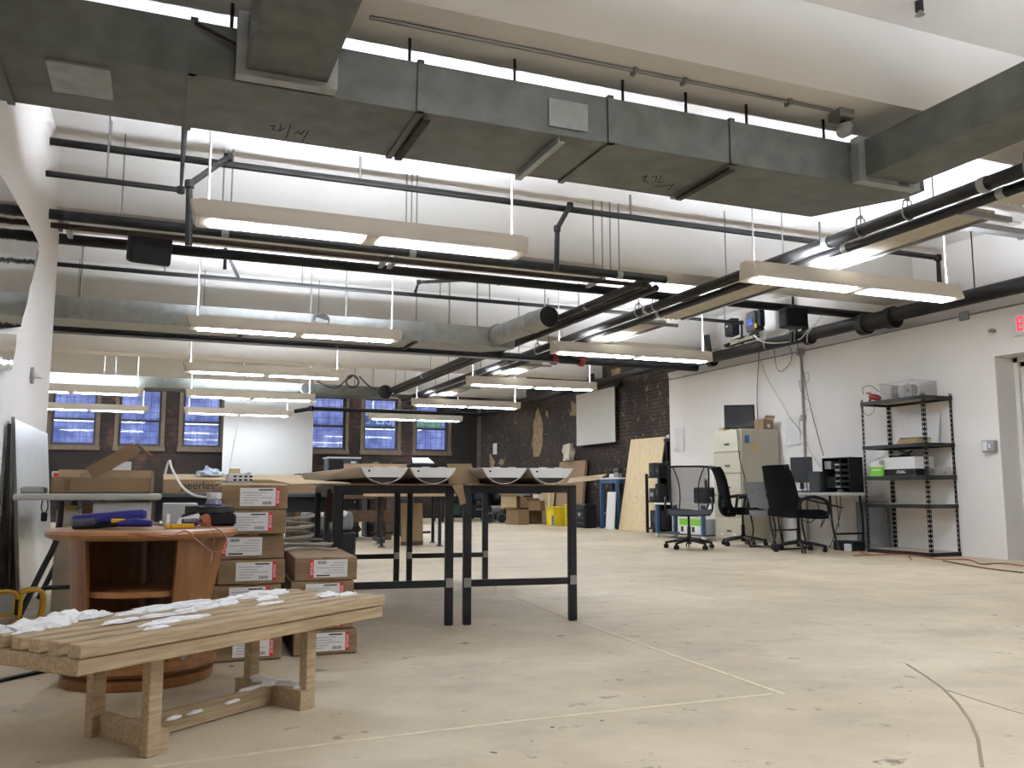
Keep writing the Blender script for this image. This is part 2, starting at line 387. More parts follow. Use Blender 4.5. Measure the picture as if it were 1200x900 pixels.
# trim along walls: conduit post at the brick corner, plaster remains on brick
struct(MB().span((XB - .09, YB - .14, 0), (XB - .01, YB - .02, ZB)).out('trim_1', mat('grey_timber', (104, 94, 80), .9, amt=.2)))
def patch(name, pts, m):
    "irregular remains of plaster on the side wall, points given as (y, z)"
    poly = []
    n = len(pts)
    for i in range(n):
        (y0, z0), (y1, z1) = pts[i], pts[(i + 1) % n]
        for k in range(5):
            t = k / 5; j = .035
            poly.append((y0 + (y1 - y0) * t + random.uniform(-j, j), z0 + (z1 - z0) * t + random.uniform(-j, j)))
    return MB().prism(poly, lambda u, v, h: (h, u, v), XB - .012, XB + .02).out(name, m, bw)
PLAS = mat('old_plaster', (158, 136, 106), .95, amt=.2, scale=9, rgb2=(120, 100, 76))
def yz(l): return [tuple(at(px, py, 0, XB)[1:]) for px, py in l]
patch('plaster_patch', yz([(631, 476), (636, 497), (637, 515), (633, 533), (626, 536), (624, 520), (626, 495)]), PLAS)
patch('plaster_patch', yz([(670, 470), (675, 474), (676, 489), (668, 486), (671, 478)]), PLAS)
patch('plaster_patch', yz([(574, 531), (580, 540), (578, 552), (575, 548)]), PLAS)
patch('plaster_patch', yz([(641, 481), (643, 485), (642, 489), (640, 486)]), PLAS)
patch('plaster_patch', yz([(716, 434), (728, 432), (726, 441), (719, 446)]), PLAS)
patch('plaster_patch', yz([(587, 538), (591, 541), (588, 546), (585, 543)]), PLAS)
# floor marks
fl = bpy.data.objects['floor']
TAPEF = mat('old_tape', (212, 201, 174), .7, amt=.08, scale=20)
def strip(name, pts, w, m):
    P = [at(px, py, 2, 0) for px, py in pts]; b = MB()
    for A, B in zip(P, P[1:]): b.bar(A + Vector((0, 0, .0006)), B + Vector((0, 0, .0006)), w, .0015)
    return b.out(name, m, fl)
strip('tape_line', [(600, 698), (675, 727.5), (800, 772), (920, 814)], .022, TAPEF)
strip('tape_line', [(905, 813.5), (760, 829), (600, 846), (400, 870), (180, 899)], .02, TAPEF)
strip('tape_line', [(790, 690), (870, 707), (960, 728), (1050, 750)], .016, TAPEF)
CRK = mat('floor_crack', (142, 128, 108), .9, amt=.1)
strip('floor_crack', [(1062, 778), (1084, 792), (1104, 806), (1122, 824), (1137, 845), (1146, 866), (1151, 899)], .010, CRK)
strip('floor_crack', [(1110, 809), (1150, 822), (1199, 837)], .004, CRK)

# ================================================================== OVERHEAD: ducts
ZD = 2.68; YD0, YD1, HD = 4.26, 4.92, .27
def duct_joint(x, y0, y1, z0, z1, p):
    f = MB(); t = .012; w = .035
    f.span((x, y0 - t, z0 - t), (x + w, y0, z1 + t)); f.span((x, y1, z0 - t), (x + w, y1 + t, z1 + t)); f.span((x, y0 - t, z0 - t), (x + w, y1 + t, z0)); f.span((x, y0 - t, z1), (x + w, y1 + t, z1 + t))
    return f.out('joint_collar', GALV, p)
d1 = thing('rectangular_duct', 'large dark galvanized duct crossing overhead nearest the viewer', 'duct', (0, YD0, ZD))
d1.location = (0, 0, 0)
poly = [(-4, YD0), (4.04, YD0), (4.40, YD0 - .1), (4.62, YD0 - .06), (4.62, YD0 + .1), (4.30, YD1), (-4, YD1)]
MB().prism(poly, lambda u, v, h: (u, v, h), ZD, ZD + HD).out('duct_body', GALV, d1)
for x in (-.78, .06, 1.18, 2.30, 3.13): duct_joint(x, YD0, YD1, ZD, ZD + HD, d1)
# branches that run back towards the viewer
def branch(x0, x1, zz0, zz1, name):
    MB().span((x0, -3.9, zz0), (x1, YD0 - .03, zz1)).out(name, GALV, d1)
    f = MB(); f.span((x0 - .05, YD0 - .09, zz0 - .03), (x1 + .05, YD0 - .02, zz1 + .02)); f.out('branch_flange', GALVL, d1)
branch(.32, .70, ZD + .03, ZD + .30, 'branch_duct')
branch(4.10, 4.50, ZD + .02, ZD + .26, 'branch_duct')
ap = MB().span((-.55, YD0 + .08, ZD - .012), (-.28, YD0 + .42, ZD + .001)).out('access_panel', GALVL, d1)
MB().span((1.93, YD0 - .012, ZD + .04), (2.17, YD0 + .001, ZD + .2)).out('access_panel', GALVL, d1)
MB().span((4.05, YD0 - .014, ZD + .03), (4.10, YD0 + .01, ZD + .2)).out('patch_plate', GALVL, d1)
for x in (1.24, 2.02, 3.16):
    b = MB(); L = .6 if x != 2.02 else .64
    b.span((x - .02, YD0 + .02, ZD - .035), (x + .02, YD0 + .02 + L, ZD - .028)); b.span((x - .02, YD0 + .02, ZD - .03), (x - .014, YD0 + .02 + L, ZD - .001))
    b.out('support_angle', GALVL if x == 2.02 else RUST, d1)
for x in (-.62, .25, 1.15, 1.75, 2.43, 2.86, 3.3, 3.9): MB().cyl((x, YD0 + .05, ZD + HD), (x, YD0 + .05, ZC), .009, seg=8).out('hanger_rod', RUST, d1)
MB().bar((.08, YD0 - .02, ZD + .25), (.38, YD0 - .05, ZD + .12), .012, .012).out('damper_rod', RUST, d1)

d2 = thing('rectangular_duct', 'bright galvanized duct in the second bay with a round stub at its right end', 'duct')
MB().prism([(-4, 11.2), (4.2, 11.2), (4.57, 11.25), (4.57, 11.4), (4.25, 11.75), (-4, 11.75)], lambda u, v, h: (u, v, h), 2.70, 2.965).out('duct_body', GALVL, d2)
S0, S1 = Vector((4.30, 11.2, 2.86)), Vector((4.42, 9.75, 2.86))
b = MB(); n = 28
ax = (S1 - S0).normalized()
b.tube([S0, S0 + ax * .04, S0 + ax * .041, S0 + ax * 1.02, S0 + ax * 1.021, S0 + ax * 1.05, S0 + ax * 1.051, S1], [.155, .155, .135, .135, .142, .142, .135, .135], n, cap=False)
b.out('round_stub', GALVL, d2, smooth=True)
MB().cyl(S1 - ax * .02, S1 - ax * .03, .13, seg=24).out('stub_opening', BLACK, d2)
MB().tube([(1.87, 11.205, 2.87), (1.87, 11.10, 2.87), (1.87, 11.08, 2.87)], [.11, .095, .095], 24, cap=False).out('round_collar', GALVL, d2, smooth=True)
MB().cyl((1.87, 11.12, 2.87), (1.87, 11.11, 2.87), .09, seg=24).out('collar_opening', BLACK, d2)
MB().box((1.87, 11.10, 2.86), (.16, .004, .06), ry=R(12)).out('damper_blade', ZINC, d2)
for x in (-.9, .4, 1.75, 2.2, 3.6, 4.0): MB().cyl((x, 11.22, 2.96), (x, 11.22, ZC), .012, seg=8).out('hanger_rod', ZINC, d2)
for x in (3.1, .9): MB().span((x, 11.15, 2.67), (x + .04, 11.75, 2.70)).out('support_angle', RUST, d2)

d3 = thing('rectangular_duct', 'dull galvanized duct furthest back in front of the windows', 'duct')
MB().span((-5.5, 18.7, 2.76), (4.55, 19.25, 2.98)).out('duct_body', GALV, d3)
MB().tube([(4.5, 18.72, 2.85), (4.5, 18.45, 2.85)], .15, 22, cap=False).out('round_stub', GALV, d3, smooth=True)
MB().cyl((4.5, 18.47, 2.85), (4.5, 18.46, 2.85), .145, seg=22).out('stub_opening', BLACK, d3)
MB().cyl((2.85, 18.71, 2.87), (2.85, 18.60, 2.87), .12, seg=22).out('round_collar', GALVL, d3, smooth=True)
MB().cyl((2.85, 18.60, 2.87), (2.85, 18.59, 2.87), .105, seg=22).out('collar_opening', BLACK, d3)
for x in (-1.0, -.8, 1.6, 3.0, 3.9, 4.3): MB().cyl((x, 18.75, 2.98), (x, 18.75, ZC), .012, seg=6).out('hanger_rod', ZINC, d3)

# ================================================================== OVERHEAD: pipes
def pipe(name, pts, r, label, m=BLACKP, hang=(), hz=ZC, cuffs=(), group=None, hr=.007, seg=12):
    t = thing(name, label, 'pipe', (0, 0, 0), 0, group)
    MB().tube(pts, r, seg).out('pipe_run', m, t, smooth=True)
    for p in pts[1:-1]:
        p = Vector(p); b = MB(); b.lathe([(r * .9, -r * 1.3), (r * 1.35, -r), (r * 1.35, r), (r * .9, r * 1.3)], p, 12); b.out('elbow', m, t, smooth=True)
    for h in hang:
        x, y, z = h
        MB().cyl((x, y, z), (x, y, hz), hr, seg=6).out('hanger_rod', ZINC, t)
    for c in cuffs:
        x, y, z, ax_ = c
        d = Vector((.03, 0, 0)) if ax_ == 'x' else Vector((0, .03, 0))
        MB().cyl(Vector((x, y, z)) - d, Vector((x, y, z)) + d, r * 1.15, seg=12).out('coupling', GALVL, t, smooth=True)
    return t
ZG = 2.90
# front rail, two tubes
XE = 4.82
pipe('rail_pipe', [(XL, 7.66, ZG), (XE, 7.72, ZG)], .042, 'thick black rail pipe crossing below the first long lamp', hang=[(-.35, 7.66, ZG), (.43, 7.66, ZG), (.50, 7.66, ZG), (2.04, 7.68, ZG), (2.09, 7.68, ZG), (2.14, 7.68, ZG), (3.98, 7.7, ZG), (4.08, 7.7, ZG), (4.17, 7.7, ZG), (4.27, 7.7, ZG)],
     cuffs=[(.46, 7.665, ZG, 'x'), (2.1, 7.68, ZG, 'x'), (4.27, 7.715, ZG, 'x')])
pipe('rail_pipe', [(XL, 7.80, ZG - .05), (XE - .1, 7.85, ZG - .05)], .024, 'thin rusty pipe tucked under the thick front rail pipe', m=RUST)
pipe('rail_pipe', [(XL - .25, 8.78, 3.0), (XR + .2, 8.78, 3.0)], .05, 'long black rail pipe reaching the right wall behind the front rail', hang=[(-.2, 8.78, 3.0), (4.5, 8.78, 3.0), (6.2, 8.78, 3.0)])
# left run
LR = [(4.66, 7.75, ZG), (4.60, 20.4, ZG)]
pipe('rail_pipe', LR, .042, 'black pipe running away from the front rail corner, upper of the left run', hang=[(4.65, y, ZG) for y in (9.4, 10.4, 12.9, 14.5, 15.6, 17.4, 18.2)], cuffs=[(4.66, 9.2, ZG, 'y'), (4.64, 12.4, ZG, 'y'), (4.62, 16, ZG, 'y')])
pipe('rail_pipe', [(4.71, 7.9, ZG - .045), (4.65, 20.4, ZG - .045)], .02, 'thin rusty pipe beside the left run of black pipe', m=RUST)
pipe('rail_pipe', [(4.76, 7.8, ZG - .075), (4.70, 18.4, ZG - .075)], .036, 'lower black pipe of the left run below its upper pipe')
# right run
pipe('rail_pipe', [(5.42, 1.0, ZG), (5.42, 20.45, ZG)], .052, 'long thick black pipe running the length of the room, upper of the right run',
     hang=[(5.42, y, ZG) for y in (4.05, 4.85, 5.1, 5.6, 6.6, 7.5, 8.9, 9.3, 12.0, 12.4, 13.6, 15.0, 16.9, 17.8)], cuffs=[(5.42, y, ZG, 'y') for y in (4.4, 6.0, 9.1, 11.6, 15.2)])
pipe('rail_pipe', [(5.53, 1.0, ZG - .065), (5.53, 20.45, ZG - .065)], .04, 'thinner black pipe hugging the underside of the right run', cuffs=[(5.53, y, ZG - .065, 'y') for y in (4.35, 5.9, 9.0)])
# pipe at the third beam and its red valves
t = pipe('drain_pipe', [(-4, 12.15, 2.73), (8.15, 12.15, 2.73)], .058, 'thick black pipe crossing the third bay with two red clamps', hang=[(x, 12.15, 2.73) for x in (-1.0, .5, 2.0, 3.4, 5.0)])
for x in (5.58, 6.04):
    b = MB(); b.cyl((x - .04, 12.15, 2.73), (x + .04, 12.15, 2.73), .085, seg=8); b.out('red_clamp', REDP, t)
pipe('conduit_pipe', [(-4, 12.02, 2.665), (5.6, 12.02, 2.665)], .014, 'thin grey conduit under the third bay pipe', m=ZINC)
# sprinkler lines
pipe('sprinkler_pipe', [(XL, 7.42, 3.41), (8.31, 7.42, 3.41), (8.31, 7.42, 2.95)], .03, 'black sprinkler pipe high under the ceiling with an elbow down at the right wall', hang=[(x, 7.42, 3.41) for x in (-.45, 1.55, 4.25, 6.6)], hr=.012)
pipe('sprinkler_pipe', [(XL, 7.30, 3.11), (.09, 7.30, 3.105), (.095, 7.25, 3.62)], .024, 'short black sprinkler pipe by the left wall turning up to the ceiling', hang=[(-.45, 7.30, 3.10)])
pipe('sprinkler_pipe', [tuple(at(268, 190, 1, 7.42)), tuple(at(268, 184, 1, 7.40)), tuple(at(222, 216, 1, 6.9)), tuple(at(221, 288, 1, 6.9))], .026, 'black sprinkler drop with a slanted arm left of the first long lamp')
pipe('sprinkler_pipe', [tuple(at(668, 248, 1, 7.42)), tuple(at(668, 241, 1, 7.40)), tuple(at(653, 268, 1, 7.1)), tuple(at(652, 318, 1, 7.1))], .024, 'black sprinkler drop with a slanted arm right of the first long lamp')
pipe('sprinkler_pipe', [(-4, 11.0, 3.28), (8.2, 11.0, 3.28), (8.2, 11.0, 2.95)], .026, 'black sprinkler pipe in the second bay with an elbow near the junction boxes', hang=[(x, 11, 3.28) for x in (0, 1.6, 3.4, 4.1, 7.9)], hr=.01)
pipe('sprinkler_pipe', [(.83, 10.98, 3.31), (.60, 9.8, 3.31), (.60, 9.8, 3.1)], .02, 'short black sprinkler arm reaching forward in the second bay, left')
pipe('sprinkler_pipe', [(3.05, 10.98, 3.31), (3.1, 10.98, 3.45), (4.0, 10.4, 3.45), (4.0, 10.4, 3.36)], .022, 'short black sprinkler arm with upright elbows above the second duct')
pipe('sprinkler_pipe', [(3.0, 21.3, 2.62), (3.4, 21.3, 2.70), (7.6, 21.3, 2.70)], .05, 'dark pipe with a bent end in front of the hanging white panel')
# large pipe on the right wall
t = thing('drain_pipe', 'very thick black drain pipe running along the top of the white right wall', 'pipe')
MB().tube([(8.27, 1, 2.83), (8.27, 13.3, 2.88)], .085, 18).out('pipe_run', BLACKP, t, smooth=True)
b = MB(); b.tube([(8.27, 8.05, 2.83), (8.27, 8.06, 2.83), (8.27, 8.16, 2.83), (8.27, 8.17, 2.83), (8.27, 8.5, 2.83), (8.27, 8.51, 2.83), (8.27, 8.62, 2.83), (8.27, 8.63, 2.83)], [.085, .135, .135, .105, .105, .135, .135, .085], 20); b.out('pipe_coupling', BLACKP, t, smooth=True)
for y in (9.6, 11.9): MB().tube([(8.27, y - .05, 2.83), (8.27, y + .05, 2.83)], .1, 18).out('pipe_collar', BLACKP, t, smooth=True)
MB().tube([(8.27, 9.65, 2.83), (8.22, 9.65, 3.2)], .05, 12).out('vent_riser', BLACKP, t, smooth=True)
MB().tube([(8.27, 11.95, 2.85), (8.22, 11.95, 3.25)], .05, 12).out('vent_riser', BLACKP, t, smooth=True)
MB().cyl((8.24, 6.9, 2.9), (8.24, 6.9, ZC), .008, seg=6).out('hanger_rod', RUST, t); 
# pipe along the top of the brick
pipe('wall_pipe', [(8.42, 14.0, 2.99), (8.42, 23.5, 2.88)], .055, 'black pipe running along the top of the dark brick wall')
pipe('wall_pipe', [(8.2, 16.0, 2.98), (8.2, 16.0, 3.12)], .05, 'short black riser between the brick wall pipe and the white beam')
# conduit on the white wall
t = thing('wall_conduit', 'thin grey conduit fixed along the upper edge of the white wall', 'conduit')
MB().tube([(XR - .015, 2, 2.69), (XR - .015, 13.4, 2.70)], .011, 8).out('conduit_run', ZINC, t)
for y in (7.2, 9.95): 
    MB().box((XR - .03, y, 2.69), (.05, .12, .1), bev=.01).out('conduit_box', ZINC, t)
t = thing('wall_conduit', 'vertical grey conduit down the white wall beside the filing cabinet', 'conduit')
MB().tube([(XR - .018, 9.95, 2.64), (XR - .018, 9.95, .05)], .017, 8).out('conduit_run', GREYPL, t)
MB().box((XR - .03, 9.95, 1.75), (.04, .06, .09)).out('conduit_clip', ZINC, t)
# conduit on the underside of the first beam with lamp box
t = thing('beam_conduit', 'thin silver conduit along the underside of the nearest beam', 'conduit')
MB().tube([(.9, 4.16, ZB - .012), (3.84, 4.16, ZB - .012)], .011, 8).out('conduit_run', ZINC, t)
for x in (2.42, 2.75, 3.5): MB().box((x, 4.16, ZB - .018), (.02, .05, .036)).out('conduit_strap', ZINC, t)
t = thing('flood_lamp', 'small lamp tilted below a grey junction box on the nearest beam', 'lamp', (3.92, 4.17, ZB))
MB().box((0, 0, -.03), (.12, .12, .06), bev=.008).out('junction_box', ZINC, t)
MB().cyl((0, 0, -.06), (.03, -.01, -.1), .016, seg=10).out('swivel', RUST, t)
MB().tube([(.05, -.01, -.09), (.0, -.02, -.13), (-.03, -.03, -.16)], [.03, .05, .035], 14).out('lamp_head', GREYPL, t, smooth=True)
t = thing('fire_sprinkler', 'single sprinkler head hanging from the ceiling above everything else', 'sprinkler', tuple(at(1077, 2, 2, ZC)))
MB().cyl((0, 0, 0), (0, 0, -.06), .025, seg=10).out('escutcheon', BLACKP, t); MB().lathe([(.012, -.09), (.03, -.085), (.012, -.08), (.014, -.06)], seg=10).out('deflector', ZINC, t)
struct(MB().span((XL, 6.60, ZC - .02), (XB, 6.70, ZC)).out('trim_3', CEILP))
t = thing('wall_conduit', 'vertical pale conduit high on the far end of the left wall', 'conduit')
MB().tube([(XL + .02, 8.35, 3.6), (XL + .02, 8.35, 2.95)], .02, 8).out('conduit_run', GREYPL, t)

# ================================================================== reflector trays under the rails
def tray(x0, x1, y0, y1, label, along='y', lit=False):
    z = ZG - .055 if along == 'y' else ZG + .065
    t = thing('light_tray', label, 'light tray')
    n = 5
    b = MB()
    if along == 'y':
        w_ = (x1 - x0) / n
        for k in range(n):
            xa = x0 + k * w_
            b.prism([(xa, 0), (xa + w_ * .5, .018), (xa + w_, 0), (xa + w_, .03), (xa, .03)], lambda u, v, h: (u, h, z + v), y0, y1)
    else:
        w_ = (y1 - y0) / n
        for k in range(n):
            ya = y0 + k * w_
            b.prism([(ya, 0), (ya + w_ * .5, .018), (ya + w_, 0), (ya + w_, .03), (ya, .03)], lambda u, v, h: (h, u, z + v), x0, x1)
    b.out('reflector', TRAYM if along == 'y' else TRIMW, t)
    if along == 'y':
        MB().span((x0 - .02, y0 - .02, z - .045), (x1 + .16, y0 + .02, z - .006)).out('end_channel', ZINC, t)
        MB().span((x1 + .02, y0 + .1, z - .02), (x1 + .045, y1 - .1, z + .02)).out('side_channel', ZINC if not lit else WHITEPL, t)
    else:
        for x in (x0, x1 - .04): MB().span((x, y0 - .04, z - .045), (x + .04, y1 + .04, z - .006)).out('end_channel', ZINC, t)
tray(5.60, 5.94, .6, 4.55, 'beige reflector tray under the right pipe run, closest to the door side')
tray(5.60, 5.94, 4.75, 6.75, 'brightly lit reflector tray between the two nearest lamps on the right')
tray(5.60, 5.94, 7.0, 9.3, 'beige reflector tray under the right pipe run before the red clamps')
tray(5.60, 5.94, 9.5, 12.9, 'long reflector tray under the right pipe run in the second bay')
tray(5.60, 5.94, 13.4, 16.4, 'reflector tray under the right pipe run in the third bay')
tray(5.60, 5.94, 16.9, 20.3, 'furthest reflector tray under the right pipe run')
tray(-.8, 2.0, 8.08, 8.40, 'beige reflector tray between the front rail pipes, left part', 'x')
tray(2.05, 4.3, 8.08, 8.40, 'beige reflector tray between the front rail pipes, right part', 'x')

# ================================================================== pendant lamps
def pendant_parts(t):
    L = 2.43; h = .148; hw = .14
    prof = [(-hw, .0), (-hw * .93, .03), (-hw * .74, .085), (-hw * .62, .118), (-.075, h), (-.068, h - .035), (.068, h - .035), (.075, h), (hw * .62, .118), (hw * .74, .085), (hw * .93, .03), (hw, 0)]
    b = MB(); N_ = []
    inn = [(u * .96, max(min(v, h - .036) - .008, .002)) for u, v in reversed(prof)]
    b.prism(prof + inn, lambda u, v, q: (q, u, v), 0, L)
    b.out('lamp_body', FIXT, t)
    for x in (0, L):
        s = -1 if x == 0 else 1
        c = MB(); pts = [(-hw, 0), (-hw * .72, .075), (-.05, h), (.05, h), (hw * .72, .075), (hw, 0)]
        A = [c.bm.verts.new((x, u, v)) for u, v in pts]; B = [c.bm.verts.new((x + s * .055 * (.35 + v / h * .65), u * .8, v)) for u, v in pts]
        for k in range(6): c.bm.faces.new((A[k], A[(k + 1) % 6], B[(k + 1) % 6], B[k]))
        c.bm.faces.new(A[::-1]); c.bm.faces.new(B); c.out('end_cap', FIXT, t)
    for a in (.07, 1.27):
        MB().prism([(-.08, .0), (-.07, -.012), (.07, -.012), (.08, .0)], lambda u, v, q: (q, u, v), a, a + 1.09).out('lamp_lens', LENS, t)
    MB().span((.004, -hw * .93, .0), (L - .004, hw * .93, .004)).out('bottom_plate', FIXT, t)
    MB().box((1.215, 0, .0), (.10, .27, .016)).out('centre_bracket', FIXT, t)
    MB().span((.1, -.064, h - .034), (L - .1, .064, h - .03)).out('uplight', UPL, t)
    return t
def copy_tree(o, parent=None):
    c = o.copy(); COL.objects.link(c)
    if parent: c.parent = parent
    for ch in [q for q in bpy.data.objects if q.parent == o]: copy_tree(ch, c)
    return c
lamps = [
 (.20, 6.36, 'first pendant lamp, nearest of the left column and largest in view'), (.31, 10.66, 'second pendant lamp of the left column, in front of the bright duct'),
 (.38, 14.6, 'third pendant lamp of the left column, above the far dull duct'), (.53, 18.4, 'fourth pendant lamp of the left column, against the far dull duct'), (.62, 22.35, 'fifth pendant lamp of the left column, hanging in front of the white panel'),
 (4.79, 6.3, 'nearest pendant lamp on the right, beside the speaker'), (4.93, 10.7, 'second pendant lamp on the right, above the red clamps'), (5.03, 14.5, 'third pendant lamp on the right, in front of the brick wall top'),
 (5.12, 18.4, 'fourth pendant lamp on the right, near the far brick corner'), (5.06, 22.3, 'furthest pendant lamp on the right, across the mint sign window'),
 (-2.75, 18.5, 'pendant lamp across the leftmost windows, fourth row'), (-2.68, 22.4, 'lowest looking pendant lamp across the leftmost windows, last row'),
 (4.3, 1.9, 'unseen pendant lamp added above the viewer, right column'), (.9, 1.5, 'unseen pendant lamp added above the viewer, left column'), (4.72, -2.1, 'unseen pendant lamp added behind the viewer, right column')]  # last three are unseen, added to light the near ceiling and floor
proto = None
for x, y, lab in lamps:
    if proto is None:
        proto = thing('pendant_lamp', lab, 'lamp', (x, y, 2.585), 0, 'linear pendant lamps'); pendant_parts(proto)
        for xx in (.06, 2.36): MB().cyl((xx, 0, .12), (xx, 0, 1.08), .008, seg=6).out('suspension_rod', WHITEPL, proto)
    else:
        o = copy_tree(proto); o.location = (x, y, 2.585); o['label'] = lab


# ================================================================== WALL FITTINGS
def on_wall(name, label, cat, y, z, x=XR):
    return thing(name, label, cat, (x, y, z))
t = on_wall('exit_sign', 'red lettered EXIT sign above the door opening', 'sign', 6.36, 2.47)
MB().box((-.03, 0, 0), (.06, .46, .24), bev=.01).out('sign_box', WHITEPL, t)
text('lettering', 'EXIT', .21, (-.062, -.005, -.005), (R(90), 0, R(-90)), EXITR, t, sx=.86)
MB().box((-.03, 0, .14), (.05, .1, .04)).out('mount', GREYPL, t)
t = on_wall('emergency_lamp', 'tiny grey round lamp head left of the exit sign', 'lamp', 6.85, 2.46)
MB().cyl((0, 0, 0), (-.03, 0, 0), .022, seg=12).out('stem', ZINC, t); MB().lathe([(.02, -.02), (.035, 0), (.02, .02)], (-.05, 0, 0), 14).out('lamp_head', GREYPL, t, smooth=True)
t = on_wall('wall_switch', 'grey switch box on the white wall right of the shelf', 'switch', 6.98, 1.21)
MB().box((-.03, 0, 0), (.06, .16, .125), bev=.008).out('housing', GREYPL, t); MB().box((-.062, .035, 0), (.012, .06, .1), bev=.004).out('cover', WHITEPL, t); MB().box((-.066, -.03, 0), (.012, .02, .05)).out('toggle', WHITEPL, t)
t = thing('wall_thermostat', 'round grey thermostat on the left wall below the mirrored sheet', 'thermostat', tuple(at(36, 440, 0, XL)))
MB().cyl((0, 0, 0), (.02, 0, 0), .06, seg=20).out('backplate', GREYPL, t); MB().lathe([(.045, -.015), (.045, .015)], (.04, 0, 0), 18).out('dial', WHITEPL, t) ; 
# mirrored sheet on the left wall: crumpled polished metal
P = [at(px, py, 0, XL + .03) for px, py in ((-60, 120), (0, 205), (47, 286), (40, 318), (25, 383), (-60, 392))]
b = MB(); cen = sum(P, Vector()) / 6; b.prism([(p.y, p.z) for p in P], lambda u, v, h: (h, u, v), XL + .004, XL + .03)
bmesh.ops.subdivide_edges(b.bm, edges=b.bm.edges[:], cuts=6, use_grid_fill=True)
for v in b.bm.verts:
    if v.co.x > XL + .02: v.co.x += .012 * noise.noise(v.co * 5)
o = b.out('mirror_sheet', FOIL, smooth=True); tag(o, 'large crumpled mirror-like metal sheet fixed on the left wall', 'metal sheet')
P = [at(px, py, 0, XL + .03) for px, py in ((-30, 388), (20, 392), (17, 428), (10, 434), (-30, 436))]
b = MB(); b.prism([(p.y, p.z) for p in P], lambda u, v, h: (h, u, v), XL + .004, XL + .03)
bmesh.ops.subdivide_edges(b.bm, edges=b.bm.edges[:], cuts=6, use_grid_fill=True)
for v in b.bm.verts:
    if v.co.x > XL + .02: v.co.x += .02 * noise.noise(v.co * 9)
tag(b.out('mirror_sheet', FOIL, smooth=True), 'small crumpled foil piece below the large mirrored sheet on the left wall', 'metal sheet')
# steel panel leaning on the left wall
t = thing('steel_panel_sheet', 'tall shiny steel panel leaning against the left wall behind the folding table', 'panel', (0, 0, 0))
b = MB(); b.sheet([[(-.745, 6.3, 0.003), (-.735, 8.1, 0.003)], [(-.845, 6.3, 1.17), (-.84, 8.1, 1.19)]], .012, (1, 0, 0)); b.out('sheet', METSHEET, t)
b = MB(); b.bar((-.74, 6.29, 0.005), (-.84, 6.29, 1.18), .022, .03); b.out('edge_strip', ZINC, t)
b = MB(); b.bar((-.72, 6.3, .012), (-.71, 8.1, .012), .022, .022); b.out('bottom_strip', ZINC, t)
tag(MB().sheet([[(-.80, 6.18, .003), (-.80, 6.26, .003)], [(-.855, 6.18, 1.13), (-.855, 6.26, 1.13)]], .02, (1, 0, 0)).out('gap_shade_strip', mat('gap_shade_strip', (40, 36, 33), .8)), 'narrow dark strip for the edge and shaded gap behind the steel panel on the left wall', 'board')  # stands in for panel thickness and the shadow behind it, painted dark
# wall papers
for (px, py, lab) in ((797, 515, 'curling white paper taped on the white wall left of the filing cabinet'), (930, 505, 'white paper sheet taped on the wall above the desk monitors')):
    p = at(px, py, 0, XR); b = MB()
    b.sheet([[(XR - .012 - .05 * (i == 0) * (j == 0), p.y + .14 - .28 * j / 3, p.z - .2 + .4 * i / 3) for j in range(4)] for i in range(4)], .002, (-1, 0, 0))
    tag(b.out('wall_paper_note', PAPER), lab, 'paper')
tag(MB().box(tuple(at(580, 526, 0, XB - .01)), (.004, .3, .3)).out('paper_note', PAPER), 'small white paper stuck on the dark brick wall', 'paper')
tag(MB().box(tuple(at(792, 437, 0, XR - .06)), (.12, .35, .16), bev=.02).out('junction_box', WHITEPL), 'white junction box at the top corner of the white wall beside the brick', 'box')
# projection screens
t = thing('projection_screen', 'grey-white projection screen hung on the dark brick wall', 'screen')
MB().span((XB - .10, 15.70, 1.715), (XB - .094, 17.45, 2.84)).out('screen_cloth', mat('screen_cloth', (206, 204, 198), .8, amt=.02), t)
MB().cyl((XB - .06, 15.5, 2.86), (XB - .06, 17.6, 2.86), .045, seg=14).out('roller_case', BLACKPL, t); MB().cyl((XB - .097, 15.68, 1.71), (XB - .097, 17.47, 1.71), .014, seg=8).out('bottom_bar', BLACKPL, t)
MB().span((XB - .093, 15.66, 1.715), (XB - .085, 17.49, 2.84)).out('black_border', BLACKPL, t)
t = thing('projection_screen', 'large plain white panel hanging in front of the far brick wall between windows', 'screen')
MB().span((1.55, 23.3, .95), (3.78, 23.312, 3.05)).out('screen_cloth', mat('screen_white', (198, 198, 196), .8, amt=.01), t)
MB().cyl((1.5, 23.31, 3.07), (3.84, 23.31, 3.07), .04, seg=12).out('roller_case', WHITEPL, t); MB().cyl((1.55, 23.306, .95), (3.78, 23.306, .95), .018, seg=8).out('bottom_bar', WHITEPL, t)

# ================================================================== BENCH
th = math.atan2(.628, .778)
t = thing('slatted_bench', 'low weathered pine slat bench dusted with snow, nearest the viewer', 'bench', (-.149, 2.438, 0), th)
BL, BW, BZ = 1.21, .445, .342
for k in range(6):
    y = .022 + k * (BW - .044) / 5
    MB().box((BL / 2 + random.uniform(-.004, .004), y, BZ - .017), (BL, .046, .034), bev=.003).out('slat', PALEWOOD, t)
MB().span((.0, .006, BZ - .076), (BL - .004, .034, BZ - .036), bev=.003).out('front_rail', PALEWOOD, t); MB().span((0, BW - .034, BZ - .076), (BL - .004, BW - .006, BZ - .036), bev=.003).out('rear_rail', PALEWOOD, t)
for x in (.004, BL - .034): MB().span((x, .036, BZ - .078), (x + .028, BW - .036, BZ - .036), bev=.003).out('end_rail', PALEWOOD, t)
for (x, y) in ((.289, .088), (.345, .40), (.905, .085), (.955, .39)):
    MB().box((x, y, (BZ - .036) / 2), (.045, .034, BZ - .036), bev=.003).out('leg', PALEWOOD, t)
